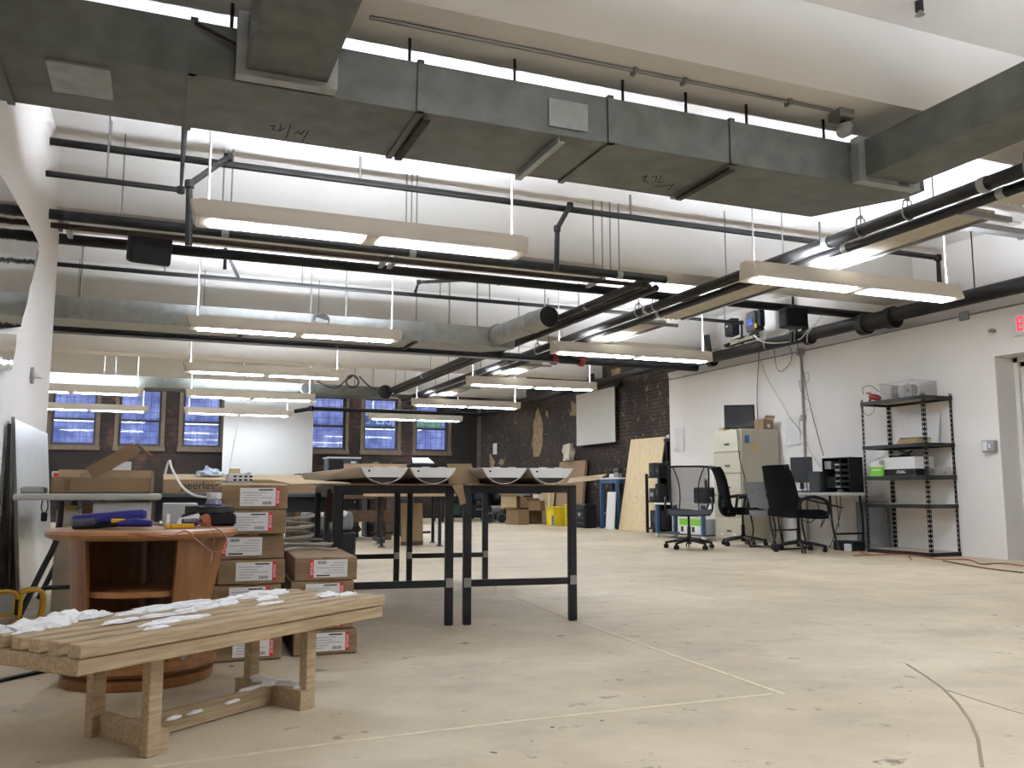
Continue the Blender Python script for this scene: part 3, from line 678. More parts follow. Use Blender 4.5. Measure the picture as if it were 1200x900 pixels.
for (a, b_) in (((.318, .1), (.372, .39)), ((.878, .1), (.928, .38))):
    MB().bar((a[0], a[1] - .03, .032), (b_[0], b_[1] + .04, .032), .034, .062).out('foot_rail', PALEWOOD, t)
MB().bar((.36, .24, .034), (.888, .235, .034), .03, .06).out('stretcher', PALEWOOD, t)
for (a, b_) in (((.289, .105), (.345, .385)), ((.905, .1), (.955, .375))): MB().bar((a[0], a[1], BZ - .055), (b_[0], b_[1], BZ - .055), .03, .036).out('cross_batten', PALEWOOD, t)
MS = Matrix.Translation((-.149, 2.438, 0)) @ Matrix.Rotation(th, 4, 'Z')
b = MB()
def lump(u, v, z, a, c, h):
    r = bmesh.ops.create_icosphere(b.bm, subdivisions=3, radius=1)
    for q in r['verts']:
        co = q.co.copy(); n_ = noise.noise(co * 2.1 + Vector((u * 31, v * 17, 0))) * .4 + noise.noise(co * 4 + Vector((u * 13, v * 7, 3))) * .22
        co *= 1 + n_; co.z = max(co.z, -.12)
        q.co = MS @ Vector((u + co.x * a, v + co.y * c, z + co.z * h))
for (u, v, a, c, h) in ((.02, .40, .07, .02, .016), (.08, .36, .07, .026, .022), (.15, .35, .06, .03, .028), (.2, .375, .05, .03, .03), (.255, .415, .05, .024, .028), (.3, .405, .045, .02, .022), (.35, .41, .04, .014, .014), (.06, .30, .04, .012, .01), (.11, .345, .05, .02, .014),
    (.42, .36, .06, .014, .01), (.5, .35, .07, .015, .012), (.58, .37, .06, .014, .012), (.66, .36, .08, .014, .01), (.3, .24, .06, .012, .009), (.42, .25, .07, .012, .009), (.52, .25, .05, .013, .012), (.62, .27, .07, .013, .012), (.33, .12, .07, .012, .008), (.45, .13, .06, .012, .008), (.27, .06, .04, .01, .006), (.40, .16, .06, .011, .007),
    (.75, .32, .05, .018, .014), (.72, .27, .045, .02, .016), (.86, .37, .06, .02, .014), (.93, .36, .06, .022, .02), (.99, .36, .07, .022, .018), (1.05, .37, .05, .02, .016), (.9, .27, .05, .014, .012), (1.08, .15, .05, .014, .01), (1.14, .12, .05, .013, .01), (1.12, .2, .05, .01, .008), (.82, .18, .06, .01, .006), (.55, .42, .08, .012, .009), (.7, .42, .09, .012, .009)):
    lump(u, v, BZ + .001, a, c, h)
for (u, v, a, c, h) in ((.915, .2, .03, .06, .012), (.92, .3, .03, .05, .016), (.88, .23, .04, .02, .012), (.8, .235, .05, .014, .008), (.895, .11, .02, .02, .012)):
    lump(u, v, .066, a, c, h)
for (u, v) in ((.55, .21), (.47, .21), (.7, .212)): lump(u, v, .045, .03, .008, .008)
tag(b.out('snow', SNOWM, smooth=True), 'clumps of white snow lying on the pine bench slats', 'snow', kind='stuff')

# ================================================================== WOODEN OVAL STAND
CX, CY = -.025, 3.80
t = thing('oval_stand', 'honey-coloured oval wooden stand with an open shelf and round base', 'stand', (CX, CY, 0))
MB().lathe([(.94, .0), (.96, .012), (.96, .034), (.90, .042), (.97, .05), (1, .062), (.99, .078), (.94, .086)], seg=48, sx=.285, sy=.275).out('base_plinth', OAK, t, smooth=True)
MB().lathe([(.93, .535), (.985, .545), (1, .557), (.985, .568), (.94, .574)], seg=56, sx=.352, sy=.325).out('top', OAKT, t, smooth=True)
def wallrow(a0, a1, r_, z0=.086, z1=.536, taper=1.14, n=12):
    rows = []
    for z, k in ((z0, 1), (z1, taper)): rows.append([(math.cos(a0 + (a1 - a0) * i / n) * r_ * k, math.sin(a0 + (a1 - a0) * i / n) * r_ * .98 * k, z) for i in range(n + 1)])
    return rows
MB().sheet(wallrow(R(-10), R(190), .225, n=24), .014, (0, -1, 0)).out('rear_shell', OAK, t, smooth=True)
MB().sheet(wallrow(R(188), R(222), .235, n=6), .018, (.6, .8, 0)).out('left_stile', OAK, t)
MB().sheet(wallrow(R(296), R(338), .235, n=8), .018, (-.4, .9, 0)).out('right_panel', OAK, t)
MB().bar((.195, -.03, .086), (.285, -.05, .536), .03, .035).out('side_strut', OAKT, t)
MB().prism([(math.cos(R(a)) * .225, math.sin(R(a)) * .22) for a in range(180, 361, 12)] + [(.22, .1), (.12, .2), (-.12, .2), (-.22, .1)], lambda u, v, h: (u, v, h), .325, .345).out('inner_shelf', OAKT, t)
MB().box((.155, -.245, .12), (.02, .004, .04)).out('hinge', ZINC, t)
MB().bar((.0, .18, .1), (.0, .18, .52), .02, .12).out('centre_divider', OAK, t)
# things on the stand
Z0 = .5745
t = thing('blue_tool_case', 'long dark blue plastic case tilted on the oval wooden stand', 'case', (-.15, 3.72, Z0 + .002), R(-4))
b = MB(); b.box((0, 0, .041), (.255, .085, .040), bev=.012, seg=2, ry=R(-5)); b.out('case_lid', BLUEP, t, smooth=True)
MB().box((-.085, .0, .028), (.10, .09, .042), bev=.018, seg=2, ry=R(-5)).out('clear_wrap', CLEAR, t)
MB().box((.0, .0, .011), (.25, .08, .018), bev=.006, ry=R(-3)).out('case_base', BLACKPL, t)
t = thing('multi_tool', 'navy and yellow cordless tool lying on the oval stand edge', 'tool', (-.02, 3.60, Z0 + .012), R(-12))
MB().tube([(-.10, 0, .008), (-.04, 0, .012), (.02, 0, .008)], [.012, .017, .012], 10).out('tool_body', BLUEP, t, smooth=True); MB().box((-.10, 0, .02), (.05, .02, .014), bev=.003, rz=.3).out('trigger', YELM, t)
MB().cyl((.02, 0, .008), (.06, 0, .004), .005, seg=8).out('bit', ZINC, t)
t = thing('box_cutter', 'yellow box cutter with white cap on the oval stand', 'cutter', (.075, 3.60, Z0), R(4))
MB().box((.03, 0, .009), (.085, .022, .018), bev=.004).out('handle_grip', YELM, t); MB().box((-.022, 0, .009), (.02, .022, .018), bev=.003).out('end_piece', YELM, t); MB().box((-.022, 0, .037), (.014, .012, .034), bev=.003).out('white_tag', WHITEPL, t)
t = thing('glue_bottle', 'small bottle with copper coloured tip lying on the oval stand', 'bottle', (.155, 3.68, Z0 + .018), R(20))
MB().tube([(-.05, 0, .004), (0, 0, .004), (.02, 0, .005)], [.014, .017, .008], 12).out('bottle_body', mat('plum', (58, 30, 62), .4), t, smooth=True); MB().tube([(.02, 0, .005), (.05, 0, .012)], [.02, .026], 12).out('reflector_cup', mat('copper', (190, 120, 90), .2, .9), t, smooth=True)
t = thing('cable_tray_box', 'black box with coiled black cable on the right side of the oval stand', 'box', (.215, 3.86, Z0), R(-6))
MB().box((0, 0, .025), (.21, .10, .048), bev=.008).out('box_body', BLACKPL, t)
b = MB(); b.tube(wire([(-.1 + .09 * math.cos(a * .7) + .1, .05 * math.sin(a * .7), .056 + .005 * (a % 5)) for a in range(46)], 3), .007, 6); b.out('coil', CABLEB, t, smooth=True)
t = thing('plastic_jar', 'small white capped jar with blue label beside the carton stack', 'jar', (.245, 4.0, .0), 0)
t.location = (.238, 3.985, Z0)
MB().lathe([(.03, 0), (.032, .01), (.032, .095), (.024, .11)], seg=20).out('jar_body', mat('lilac_plastic', (150, 140, 170), .35), t, smooth=True); MB().lathe([(.033, .02), (.0335, .022), (.0335, .085), (.033, .087)], seg=20).out('jar_label', BLUEP, t, smooth=True); MB().lathe([(.03, .108), (.031, .112), (.031, .132), (.028, .135)], seg=20).out('lid', WHITEPL, t, smooth=True)
tag(MB().sheet([[(.085, 3.72, Z0 + .002), (.20, 3.74, Z0 + .002)], [(.095, 3.80, Z0 + .03), (.17, 3.80, Z0 + .05)]], .003).out('paper_bag', PAPER), 'crumpled white paper lying between tools on the oval stand', 'paper')
cable('thin_cable', [at(150, 625, 1, 3.46), at(196, 629, 1, 3.46), at(217, 622, 1, 3.47), at(232, 634, 1, 3.45), at(248, 646, 1, 3.45), at(262, 645, 1, 3.46), at(266, 634, 1, 3.5), at(258, 622, 1, 3.55), at(240, 614, 1, 3.62), at(215, 611, 1, 3.7)], .003, mat('pink_cable', (150, 84, 76), .5), 'thin reddish cable looping off the right edge of the oval stand')

# ================================================================== CARTON STACKS
def carton(x, y, z, rz, label, h=.1005, w=.277, d=1.0, flip=False, lx=0, group='shipping cartons in the two stacks', opened=False):
    t = thing('shipping_carton', label, 'carton', (x, y, z), R(rz), group)
    MB().box((w / 2, d / 2, h / 2), (w, d, h - .002), bev=.003).out('carton_body', CARD, t)
    b = MB(); b.box((w / 2, -.0008, h * .55), (w * .985, .0016, h * .5)); b.out('tape', CARDD if False else TAPE, t)
    b = MB(); b.box((w / 2 + .005, -.0012, h * .93), (.05, .0016, h * .14)); b.out('tape_tab', TAPE, t); MB().box((w / 2 + .005, -.0012, h * .07), (.05, .0016, h * .14)).out('tape_tab', TAPE, t)
    s = -1 if flip else 1
    cx = w / 2 + lx; lz = h * .52
    l = MB().box((cx, -.002, lz), (.15, .0016, .078)).out('shipping_label', PAPER, t)
    q = MB().box((cx + s * .0835, -.0021, lz), (.017, .0016, .08)).out('red_strip', REDL, t)
    text('strip_lettering', 'EVOLVE', .0155, (cx + s * .0835, -.0032, lz), (R(90), R(-90 if not flip else -90) if flip else R(90), 0), PAPER, q, sx=1.0)
    k = MB()
    for j in range(9): k.box((cx + s * (.022 + j * .0045), -.0031, lz - s * .026), (.0016 + .0014 * (j % 3 == 0), .001, .013))
    tag(k.out('barcode', INK, l), kind='stuff')
    k = MB(); k.box((cx + s * .033, -.0031, lz + s * .031), (.06, .001, .006)); k.out('heading_line', INK, l)
    k = MB()
    for j, (a, wd) in enumerate(((-.015, .1), (-.02, .07), (.0, .12), (-.03, .06), (-.04, .05))): k.box((cx + s * a, -.0031, lz + s * (.019 - .011 * j)), (wd, .001, .0028))
    tag(k.out('print_lines', INKL, l), kind='stuff')
    if opened:
        MB().sheet([[(.0, .0, h), (w, .0, h)], [(.0, .25, h + .012), (w, .2, h + .006)]], .003).out('flap', CARDL, t)
    return t
LA = ['bottom carton of the tall stack, behind the bench leg', 'second carton from the floor in the tall stack', 'third carton from the floor in the tall stack, behind the bench top', 'fourth carton of the tall stack, its label partly cut by nothing, just above the bench', 'middle carton of the tall stack with its red strip on the left', 'second carton from the top of the tall stack', 'top carton of the tall stack with a power strip on it']
LA[3] = 'fourth carton of the tall stack, just above the bench slats'
offs = [(.0, 0, 0), (.012, .02, 1), (-.01, .01, -1), (.004, .0, 0), (.0, .015, 1), (.002, .0, -1), (.008, .01, .5)]
for k in range(7):
    ox, oy, rz = offs[k]
    carton(.262 + ox, 4.0 + oy, .003 + k * .1055, rz - 2, LA[k], h=.1045, flip=(k == 4), lx=(.012, 0, 0, .01, -.03, -.012, .012)[k], opened=(k == 6))
LB = ['bottom carton of the short stack beside the bench end', 'second carton from the floor in the short stack', 'third carton of the short stack, half hidden by the bench top', 'top carton of the short stack, with grey cables on it']
for k in range(4):
    ox, oy, rz = [(.0, .0, -2), (-.015, .02, -3), (-.01, .05, -3), (.004, .06, -4)][k]
    carton(.593 + ox, 4.02 + oy, .003 + k * .1045, rz, LB[k], h=.1035, flip=(k == 3), lx=(.01, .0, 0, .02)[k])
t = thing('power_strip', 'white power strip with black sockets on the top carton', 'power strip', (.36, 4.25, .003 + 7 * .1055 + .012), R(10))
MB().box((0, 0, .022), (.11, .05, .042), bev=.006).out('strip_body', WHITEPL, t)
b = MB()
for i in range(4):
    for j in range(2): b.box((-.025 + i * .024, -.026, .013 + j * .016), (.014, .002, .008))
tag(b.out('socket_row', BLACKPL, t), kind='stuff')
for k in range(6):
    b = []; zz = .432 + .008 * (k % 3); ph = k * .9
    for a in range(9): b.append((.60 + .03 * a + .01 * math.sin(ph + a), 4.45 + .07 * k + .035 * math.sin(a * .7 + ph), zz + .006 * abs(math.sin(a * .9 + ph)) + .01 * (k % 2)))
    cable('grey_cable', b, .0065, CABLEG, 'grey cable bundled with others on top of the short carton stack', 'bundled grey cables on the cartons', 4)
tag(MB().tube(wire([(.70 + .1 * math.cos(a * .55), 4.85 + .09 * math.sin(a * .55), .436 + .0045 * a) for a in range(36)], 3), .009, 6).out('cable_coil', CABLEG, smooth=True), 'coiled grey cable behind the bundle on the short carton stack', 'cable')

# ================================================================== BLACK STEEL TABLES
def steel_table(x, y, rz, label, extra=False):
    t = thing('steel_work_table', label, 'table', (x, y, 0), R(rz), 'black steel work tables')
    W, D, H, s = .605, 2.15, .748, .043
    for (u, v) in ((0, 0), (W, 0), (0, D), (W, D)):
        lg = MB().box((u, v, H / 2), (s, s, H), bev=.003).out('leg', STEELB, t)
        MB().box((u, v - s / 2 - .0008, .225), (s * .9, .0016, .05)).out('bare_weld', ZINC, lg)
    for v in (0, D): MB().box((W / 2, v, .22), (W - s, .036, .036)).out('low_rail', STEELB, t); MB().box((W / 2, v, H - .02), (W - s, .04, .04)).out('top_rail', STEELB, t)
    for u in (0, W): MB().box((u, D / 2, H - .02), (.04, D - s, .04)).out('side_rail', STEELB, t)
    for v in (.55, 1.1, 1.65): MB().box((W / 2, v, H - .03), (W - s, .03, .03)).out('cross_rail', STEELB, t)
    if extra: MB().box((W * .32, D + .28, H / 2), (s * .8, s * .8, H)).out('leg', STEELB, t); MB().box((W * .32, D + .14, H - .03), (.03, .28, .03)).out('cross_rail', STEELB, t)
    return t
TR = R(-7)
def tloc(x, y, u, v): return (x + u * math.cos(TR) - v * math.sin(TR), y + u * math.sin(TR) + v * math.cos(TR))
RX, RY, LX_, LY_ = 1.602, 4.64, .905, 4.735
steel_table(RX, RY, -7, 'black steel table frame on the right holding two curved white light shells')
steel_table(LX_, LY_, -7, 'black steel table frame on the left, beside the carton stacks', True)
ZT = .749
def board(name, label, poly, z, th=.005, m=CARD, cat='cardboard'):
    return tag(MB().prism(poly, lambda u, v, h: (u, v, h), z, z + th).out(name, m), label, cat)
c_ = lambda x, y, pts: [tloc(x, y, u, v) for u, v in pts]
board('cardboard_sheet', 'flat cardboard sheet covering the right steel table', c_(RX, RY, [(-.012, -.05), (.615, -.04), (.615, 2.1), (-.005, 2.1)]), ZT)
board('cardboard_sheet', 'flat cardboard sheet covering the left steel table with torn edge', c_(LX_, LY_, [(-.02, .02), (.1, -.05), (.625, -.05), (.625, 2.12), (-.02, 2.12)]), ZT)
tag(MB().sheet([[(.98, 4.76, .756), (.84, 4.9, .754), (.70, 5.0, .752)], [(1.0, 5.1, .765), (.84, 5.3, .772), (.69, 5.35, .768)], [(1.0, 5.6, .775), (.84, 5.75, .79), (.68, 5.8, .785)]], .005).out('cardboard_sheet', CARDL), 'torn light cardboard sheet sagging off the left side of the left steel table', 'cardboard')
# hanging flaps
b = MB(); p0 = tloc(RX, RY, .62, -.02); 
t = thing('cardboard_flap', 'long light cardboard flap sticking out right of the shells on the right table', 'cardboard', (0, 0, 0))
b.sheet([[tuple(at(664, 567, 1, 4.62)), tuple(at(700, 562.5, 1, 4.62))], [tuple(at(668, 561, 1, 5.0)), tuple(at(711, 556, 1, 4.95))]], .004); b.out('flap', CARDL, t)
b = MB()
for j in range(7): b.box((2.37 + j * .017 + .003, 4.77, .796 + .0014 * j), (.010, .03, .001), rz=.1)
tag(b.out('print_mark', CARDD, t), kind='stuff')
tag(MB().sheet([[at(529, 568, 1, 4.62), at(542, 567, 1, 4.62)], [at(537, 583, 1, 4.60), at(545, 584, 1, 4.60)], [at(539, 592, 1, 4.60), at(546, 590, 1, 4.6)]], .004, (0, -1, 0)).out('cardboard_strip', CARD), 'short torn cardboard strip hanging between the two steel tables', 'cardboard')
tag(MB().sheet([[at(384, 573, 1, 4.95), at(404, 571, 1, 4.86)], [at(381, 612, 1, 4.95), at(398, 612, 1, 4.86)]], .006, (0, 1, 0)).out('cardboard_panel_sheet', mat('brown_board', (70, 50, 38), .85)), 'dark brown board hanging below the left steel table beside its front leg', 'board')
tag(MB().sheet([[tuple(at(526, 567, 1, 4.72)), tuple(at(563, 567, 1, 4.66))], [tuple(at(524, 543.5, 1, 4.82)), tuple(at(552, 543.5, 1, 4.78))]], .004, (0, 1, 0)).out('carton_flap', CARD), 'upright brown carton flap standing between the two pairs of light shells', 'cardboard')
tag(MB().sheet([[(1.32, 6.7, .758), (1.8, 6.64, .758)], [(1.34, 6.78, .93), (1.82, 6.72, .93)]], .004, (0, 1, 0)).out('cardboard_sheet', CARD), 'cardboard sheet propped up at the far end of the left steel table', 'cardboard')
# curved light shells
def shell(x, y, z, rz, label, L=1.75):
    t = thing('light_shell', label, 'lamp housing', (x, y, z), R(rz), 'curved light shells on the steel tables')
    Wd, Hh = .262, .088; n = 16
    def arc(o=0): return [(-(Wd / 2 + o) * math.cos(math.pi * i / n), -(Hh + o) * (1 - math.cos(math.pi * i / n) ** 2) ** .72 + Hh + o * .3) for i in range(n + 1)]
    A, B = arc(), arc(-.005)
    b = MB(); b.prism(A + B[::-1], lambda u, v, h: (u, h, v), 0, L); b.out('shell_body', FIXT, t, smooth=True)
    for yy in (.004, L - .008):
        b = MB(); b.prism([(-Wd / 2 + .002, Hh), (-Wd / 2 + .032, Hh * .40), (Wd / 2 - .045, Hh * .40), (Wd / 2 - .002, Hh)], lambda u, v, h: (u, h, v), yy - .012, yy - .006); e = b.out('end_plate', WHITEPL, t)
        k = MB(); k.cyl((-.085, yy - .0125, Hh * .78), (-.085, yy - .0135, Hh * .78), .006, seg=10); k.out('knockout', BLACKPL, e)
    MB().prism([(-.10, .03), (-.06, .012), (.06, .012), (.10, .03), (.06, .045), (-.06, .045)], lambda u, v, h: (u, h, v), .02, L - .02).out('lamp_channel', DGREY, t)
    for s in (-1, 1): MB().prism([(s * Wd / 2, Hh), (s * (Wd / 2 - .018), Hh), (s * (Wd / 2 - .018), Hh - .004), (s * Wd / 2, Hh - .004)], lambda u, v, h: (u, h, v), 0, L).out('rim_strip', WHITEPL, t)
    for u in (-.04, .05): MB().span((u, .05, Hh - .004), (u + .035, .09, Hh + .006)).out('mount_clip', WHITEPL, t)
    return t
for (bx, by, u, v, lab) in ((LX_, LY_, .24, -.06, 'curved white light shell, leftmost of the four on the steel tables'), (LX_, LY_, .505, -.05, 'curved white light shell, second from the left, beside the upright flap'), (RX, RY, .185, -.10, 'curved white light shell, third from the left, on the right table'), (RX, RY, .452, -.10, 'curved white light shell, rightmost of the four on the steel tables')):
    x, y = tloc(bx, by, u, v); shell(x, y, ZT + .0065, {.24: 1.5, .505: -1, .185: -1.5, .452: -4}[u], lab, 1.75)

# ================================================================== LEFT FOLDING TABLE AND ITS LOAD
t = thing('folding_table', 'grey-white folding table with bowed dark legs by the left wall', 'table', (-.675, 5.2, 0))
W, D, H = .715, 1.75, .70
b = MB(); b.box((W / 2, D / 2, H - .014), (W, D, .034), bev=.012, seg=2); b.out('tabletop', TABLEW, t, smooth=True)
for v, sgn in ((.56, 1), (1.5, -1)):
    for s in (0, 1):
        u0 = .18 if s == 0 else W - .18; u1 = .0 if s == 0 else W - .0
        b = MB(); b.tube(wire([(u0, v, H - .04), (u0 - (.01 if s == 0 else -.01), v, .45), (u0 + (u1 - u0) * .45, v, .26), (u1, v, .012)], 6), .017, 10); b.out('leg', DGREY, t, smooth=True)
    MB().cyl((.11, v, .17), (W - .11, v, .17), .013, seg=8).out('cross_bar', DGREY, t)
MB().cyl((W / 2, .56, H - .05), (W / 2, 1.5, H - .05), .012, seg=8).out('spine_bar', DGREY, t)
t = thing('open_carton', 'long low cardboard carton with raised flaps on the left folding table', 'carton', (-.52, 5.34, .704))
b = MB(); w_, d_, h_ = .50, .42, .088
for (a, c) in (((0, 0, 0), (w_, .006, h_)), ((0, d_ - .006, 0), (w_, d_, h_)), ((0, 0, 0), (.006, d_, h_)), ((w_ - .006, 0, 0), (w_, d_, h_)), ((0, 0, 0), (w_, d_, .006))): b.span(a, c)
b.out('carton_body', CARD, t)
MB().sheet([[(.0, d_, h_), (w_, d_, h_)], [(.0, d_ + .02, h_ + .05), (w_, d_ + .02, h_ + .05)]], .004, (0, 1, 0)).out('flap', CARDL, t)
MB().box((.085, -.0008, .045), (.03, .0014, .06)).out('print_block', CARDD, t)
t = thing('tilted_carton', 'smaller cardboard box lying tilted and open on the long carton', 'carton', (-.22, 5.58, .80), R(4))
b = MB(); A = R(-33)
b.box((0, 0, .05), (.27, .22, .004), ry=A); b.box((-.01, -.11, .09), (.27, .004, .07), ry=A); b.box((-.01, .11, .09), (.27, .004, .07), ry=A); b.out('carton_body', CARD, t)
MB().box((.055, 0, .16), (.17, .22, .004), ry=A).out('lid_flap', CARDL, t); MB().box((.16, 0, .15), (.09, .22, .004), ry=R(40)).out('end_flap', CARDL, t); MB().box((-.135, -.0, .02), (.08, .22, .004), ry=R(-20)).out('front_flap', CARDL, t)
t = thing('brown_carton', 'upright brown carton standing behind the tilted box on the folding table', 'carton', (-.10, 5.9, .704))
MB().box((.03, .1, .07), (.13, .16, .135), bev=.003).out('carton_body', CARD, t); MB().box((.03, .1, .138), (.13, .05, .002)).out('tape', TAPE, t)
b = MB(); b.box((.02, .019, .10), (.06, .0014, .010)); b.out('print_line', CARDD, t)
t = thing('tissue_box', 'small red and white box on the folding table at the window side', 'box', (-.60, 6.2, .704)); MB().box((.04, .05, .07), (.075, .09, .135), bev=.004).out('box_body', WHITEPL, t); MB().box((.04, .003, .11), (.05, .003, .035)).out('red_patch', REDL, t)
t = thing('paper_cup', 'white paper cup on the folding table behind the long carton', 'cup', (-.33, 6.15, .704)); MB().lathe([(.03, 0), (.04, .1), (.043, .1), (.043, .106), (.038, .106), (.034, .08)], seg=18).out('cup_body', PAPER, t, smooth=True); MB().lathe([(.04, .1), (.042, .104), (.036, .112)], seg=18).out('cup_lid', WHITEPL, t, smooth=True)
t = thing('tape_roll', 'dark roll leaning behind the long carton on the folding table', 'tape', (-.42, 6.1, .785)); MB().tube([(.05 * math.cos(a * .35), 0, .05 * math.sin(a * .35)) for a in range(18)], .018, 8, closed=True).out('roll', DGREY, t, smooth=True); MB().tube([(.034 * math.cos(a * .35), 0, .034 * math.sin(a * .35)) for a in range(18)], .008, 6, closed=True).out('core', CARDD, t, smooth=True)
t.rotation_euler = (0, R(20), R(25))
t = thing('foil_pack', 'flat grey package at the left end of the folding table', 'package', (-.655, 5.32, .704)); MB().box((.055, .1, .018), (.11, .2, .034), bev=.006).out('package_body', GREYPL, t); MB().box((.055, .1, .036), (.1, .04, .002)).out('package_band', INKL, t)
tag(MB().box((-.20, 6.3, .81), (.11, .01, .2), rx=R(-8)).out('white_card', PAPER), 'white card standing upright behind the tilted box', 'card')
t = thing('hanging_clip', 'black clip on a loop hanging under the left folding table edge', 'clip', (-.525, 5.22, .60)); MB().tube(wire([(-.01, 0, .075), (-.015, 0, .03), (0, 0, .0), (.015, 0, .03), (.01, 0, .075)], 5), .0035, 6).out('loop', CABLEB, t); MB().box((0, 0, -.015), (.03, .02, .05), bev=.008, seg=2).out('clip_body', BLACKPL, t)
# white printed boxes on the floor behind the stand (below the tables)
def printed_box(x, y, z, w, d, h, label, rz=0, dark=None):
    t = thing('printed_box', label, 'box', (x, y, z), R(rz))
    MB().box((w / 2, d / 2, h / 2), (w, d, h), bev=.003).out('box_body', GREYPL if dark is None else dark, t)
    b = MB().box((w * .64, -.001, h * .55), (w * .45, .0015, h * .5)).out('print_area', PAPER, t)
    k = MB()
    for j in range(5): k.box((w * .64, -.0022, h * (.36 + .09 * j)), (w * .36, .001, h * .02))
    tag(k.out('print_lines', INKL, b), kind='stuff')
    return t
PBM = mat('pale_print_box', (204, 205, 206), .6, amt=.04)
t = printed_box(-.30, 5.27, 0, .29, .3, .655, 'tall pale printed box under the folding table behind the blue case', 0, PBM)
MB().lathe([(.05, -.001), (.05, .001)], (.05, -.002, .575), 18).out('print_disc', BLACKPL, t); MB().box((.12, -.001, .535), (.05, .0015, .02)).out('green_print', mat('teal', (60, 130, 100), .6), t)
bpy.data.objects['print_disc'].rotation_euler = (0, 0, 0)
printed_box(.05, 5.27, .0, .18, .25, .65, 'narrower pale printed box right of the taller one under the tables', 0, PBM)
t = thing('white_box', 'small white box with yellow lid corner under the left folding table', 'box', (-.53, 5.95, .0)); MB().box((.06, .06, .61 / 2), (.13, .13, .61), bev=.004).out('stack_body', mat('cream_box', (206, 196, 176), .6), t); MB().box((.06, -.006, .56), (.10, .002, .07)).out('front_print', PAPER, t); MB().box((.06, .05, .62), (.07, .05, .02), rz=.3).out('yellow_piece', YELM, t)
t = thing('brown_carton', 'plain brown carton under the folding table between its legs', 'carton', (-.45, 6.6, 0)); MB().box((.11, .12, .315), (.21, .22, .63), bev=.003).out('carton_body', CARD, t); MB().box((.11, .12, .631), (.21, .05, .002)).out('tape', TAPE, t)
# ------------------------------------------------ second table with the long peerless box
t = thing('dark_table', 'dark table behind the oval stand carrying a long flat carton', 'table', (.0, 7.35, 0))
MB().box((.68, .4, .685), (1.4, .8, .03), bev=.004).out('tabletop', DGREY, t)
for u in (.03, 1.33):
    for v in (.05, .75): MB().box((u, v, .335), (.04, .04, .67)).out('leg', BLACK, t)
MB().box((.68, .03, .61), (1.3, .02, .12)).out('apron', BLACKPL, t)
t = thing('mount_carton', 'long flat light cardboard box lettered peerless on the dark table', 'carton', (.065, 7.4, .70))
MB().box((.66, .3, .055), (1.32, .6, .108), bev=.003).out('carton_body', CARD, t)
MB().sheet([[(0, 0, .109), (1.32, 0, .109)], [(0, .6, .16), (1.32, .6, .16)]], .004).out('lid_flap', CARDL, t)
text('lettering', 'peerless', .085, (.27, -.0015, .062), (R(90), 0, 0), INK, t)
MB().box((.27, -.001, .022), (.3, .001, .008)).out('small_print', CARDD, t)
t = thing('paper_case', 'small white box on a black block left of the long carton', 'box', (-.15, 7.45, .0)); MB().box((.06, .08, .68 + .05), (.12, .16, .1), bev=.004).out('black_block', BLACKPL, t); MB().box((.06, .08, .82), (.1, .14, .075), bev=.004).out('white_box', WHITEPL, t); MB().box((.06, .08, .34), (.12, .16, .68), bev=.004).out('pedestal_block', BLACKPL, t)
cable('white_cable', [at(193, 558, 1, 7.3), at(196, 545, 1, 7.3), at(199, 540, 1, 7.28), at(201, 548, 1, 7.25), at(207, 560, 1, 7.1), at(216, 573, 1, 7.0), at(230, 581, 1, 6.9), at(250, 583, 1, 6.7)], .009, CABLEW, 'white cable arching up and over the front of the peerless carton')
cable('white_cable', [(.42, 4.28, .79), (.41, 4.35, .80), (.36, 4.6, .775), (.3, 4.9, .76)], .004, CABLEW, 'thin white cord leading from the power strip back over the carton')
t = thing('plastic_bag', 'crumpled pale blue plastic bag on the long carton', 'bag', (.42, 7.7, .845))
b = MB(); r = bmesh.ops.create_icosphere(b.bm, subdivisions=3, radius=1)
for q in r['verts']:
    n_ = 1 + .45 * noise.noise(q.co * 2.2); q.co = Vector((q.co.x * .10 * n_, q.co.y * .07 * n_, max(0, q.co.z + .3) * .045 * n_))
b.out('bag_body', mat('pale_blue_film', (196, 208, 226), .4), t, smooth=True); MB().tube(wire([(-.04, 0, .04), (-.03, 0, .08), (0, 0, .05)], 5), .006, 6).out('bag_handle', mat('pale_blue_film', (196, 208, 226), .4), t)
t = thing('wood_block', 'small wooden block with a thin white stick standing on the long carton', 'block', (.58, 7.75, .848)); MB().box((.04, .03, .03), (.085, .07, .06), bev=.003).out('block_body', CARDL, t); MB().bar((.0, .03, .06), (.05, .03, .42), .008, .008).out('stick', WHITEPL, t)

# ================================================================== STEEL SHELF
SX0, SX1, SY0, SY1, SH = 7.99, 8.425, 7.455, 8.40, 1.835
t = thing('storage_shelf', 'tall black slotted steel shelf unit against the white right wall', 'shelf', (SX0, SY0, 0))
sw, sd = SX1 - SX0, SY1 - SY0
for (u, su) in ((0, 1), (sw, -1)):
    for (v, sv) in ((0, 1), (sd, -1)):
        b = MB()
        a = .034; th_ = .003; n = 34; pz = SH / n
        # angle post: two perforated flanges made of rungs between rails
        for k in range(n):
            z0 = k * pz
            b.span((u, v, z0), (u + su * th_, v + sv * a, z0 + pz * .52)); b.span((u, v, z0), (u + su * a, v + sv * th_, z0 + pz * .52))
        b.span((u, v, 0), (u + su * .009, v + sv * .009, SH)); b.span((u + su * a - su * .006, v, 0), (u + su * a, v + sv * th_, SH)); b.span((u, v + sv * a - sv * .006, 0), (u + su * th_, v + sv * a, SH))
        b.out('post', BLACK, t)
SHZ = [.045, .575, .90, 1.265, 1.80]
WOODSH = mat('particle_board', (178, 166, 146), .7, amt=.08)
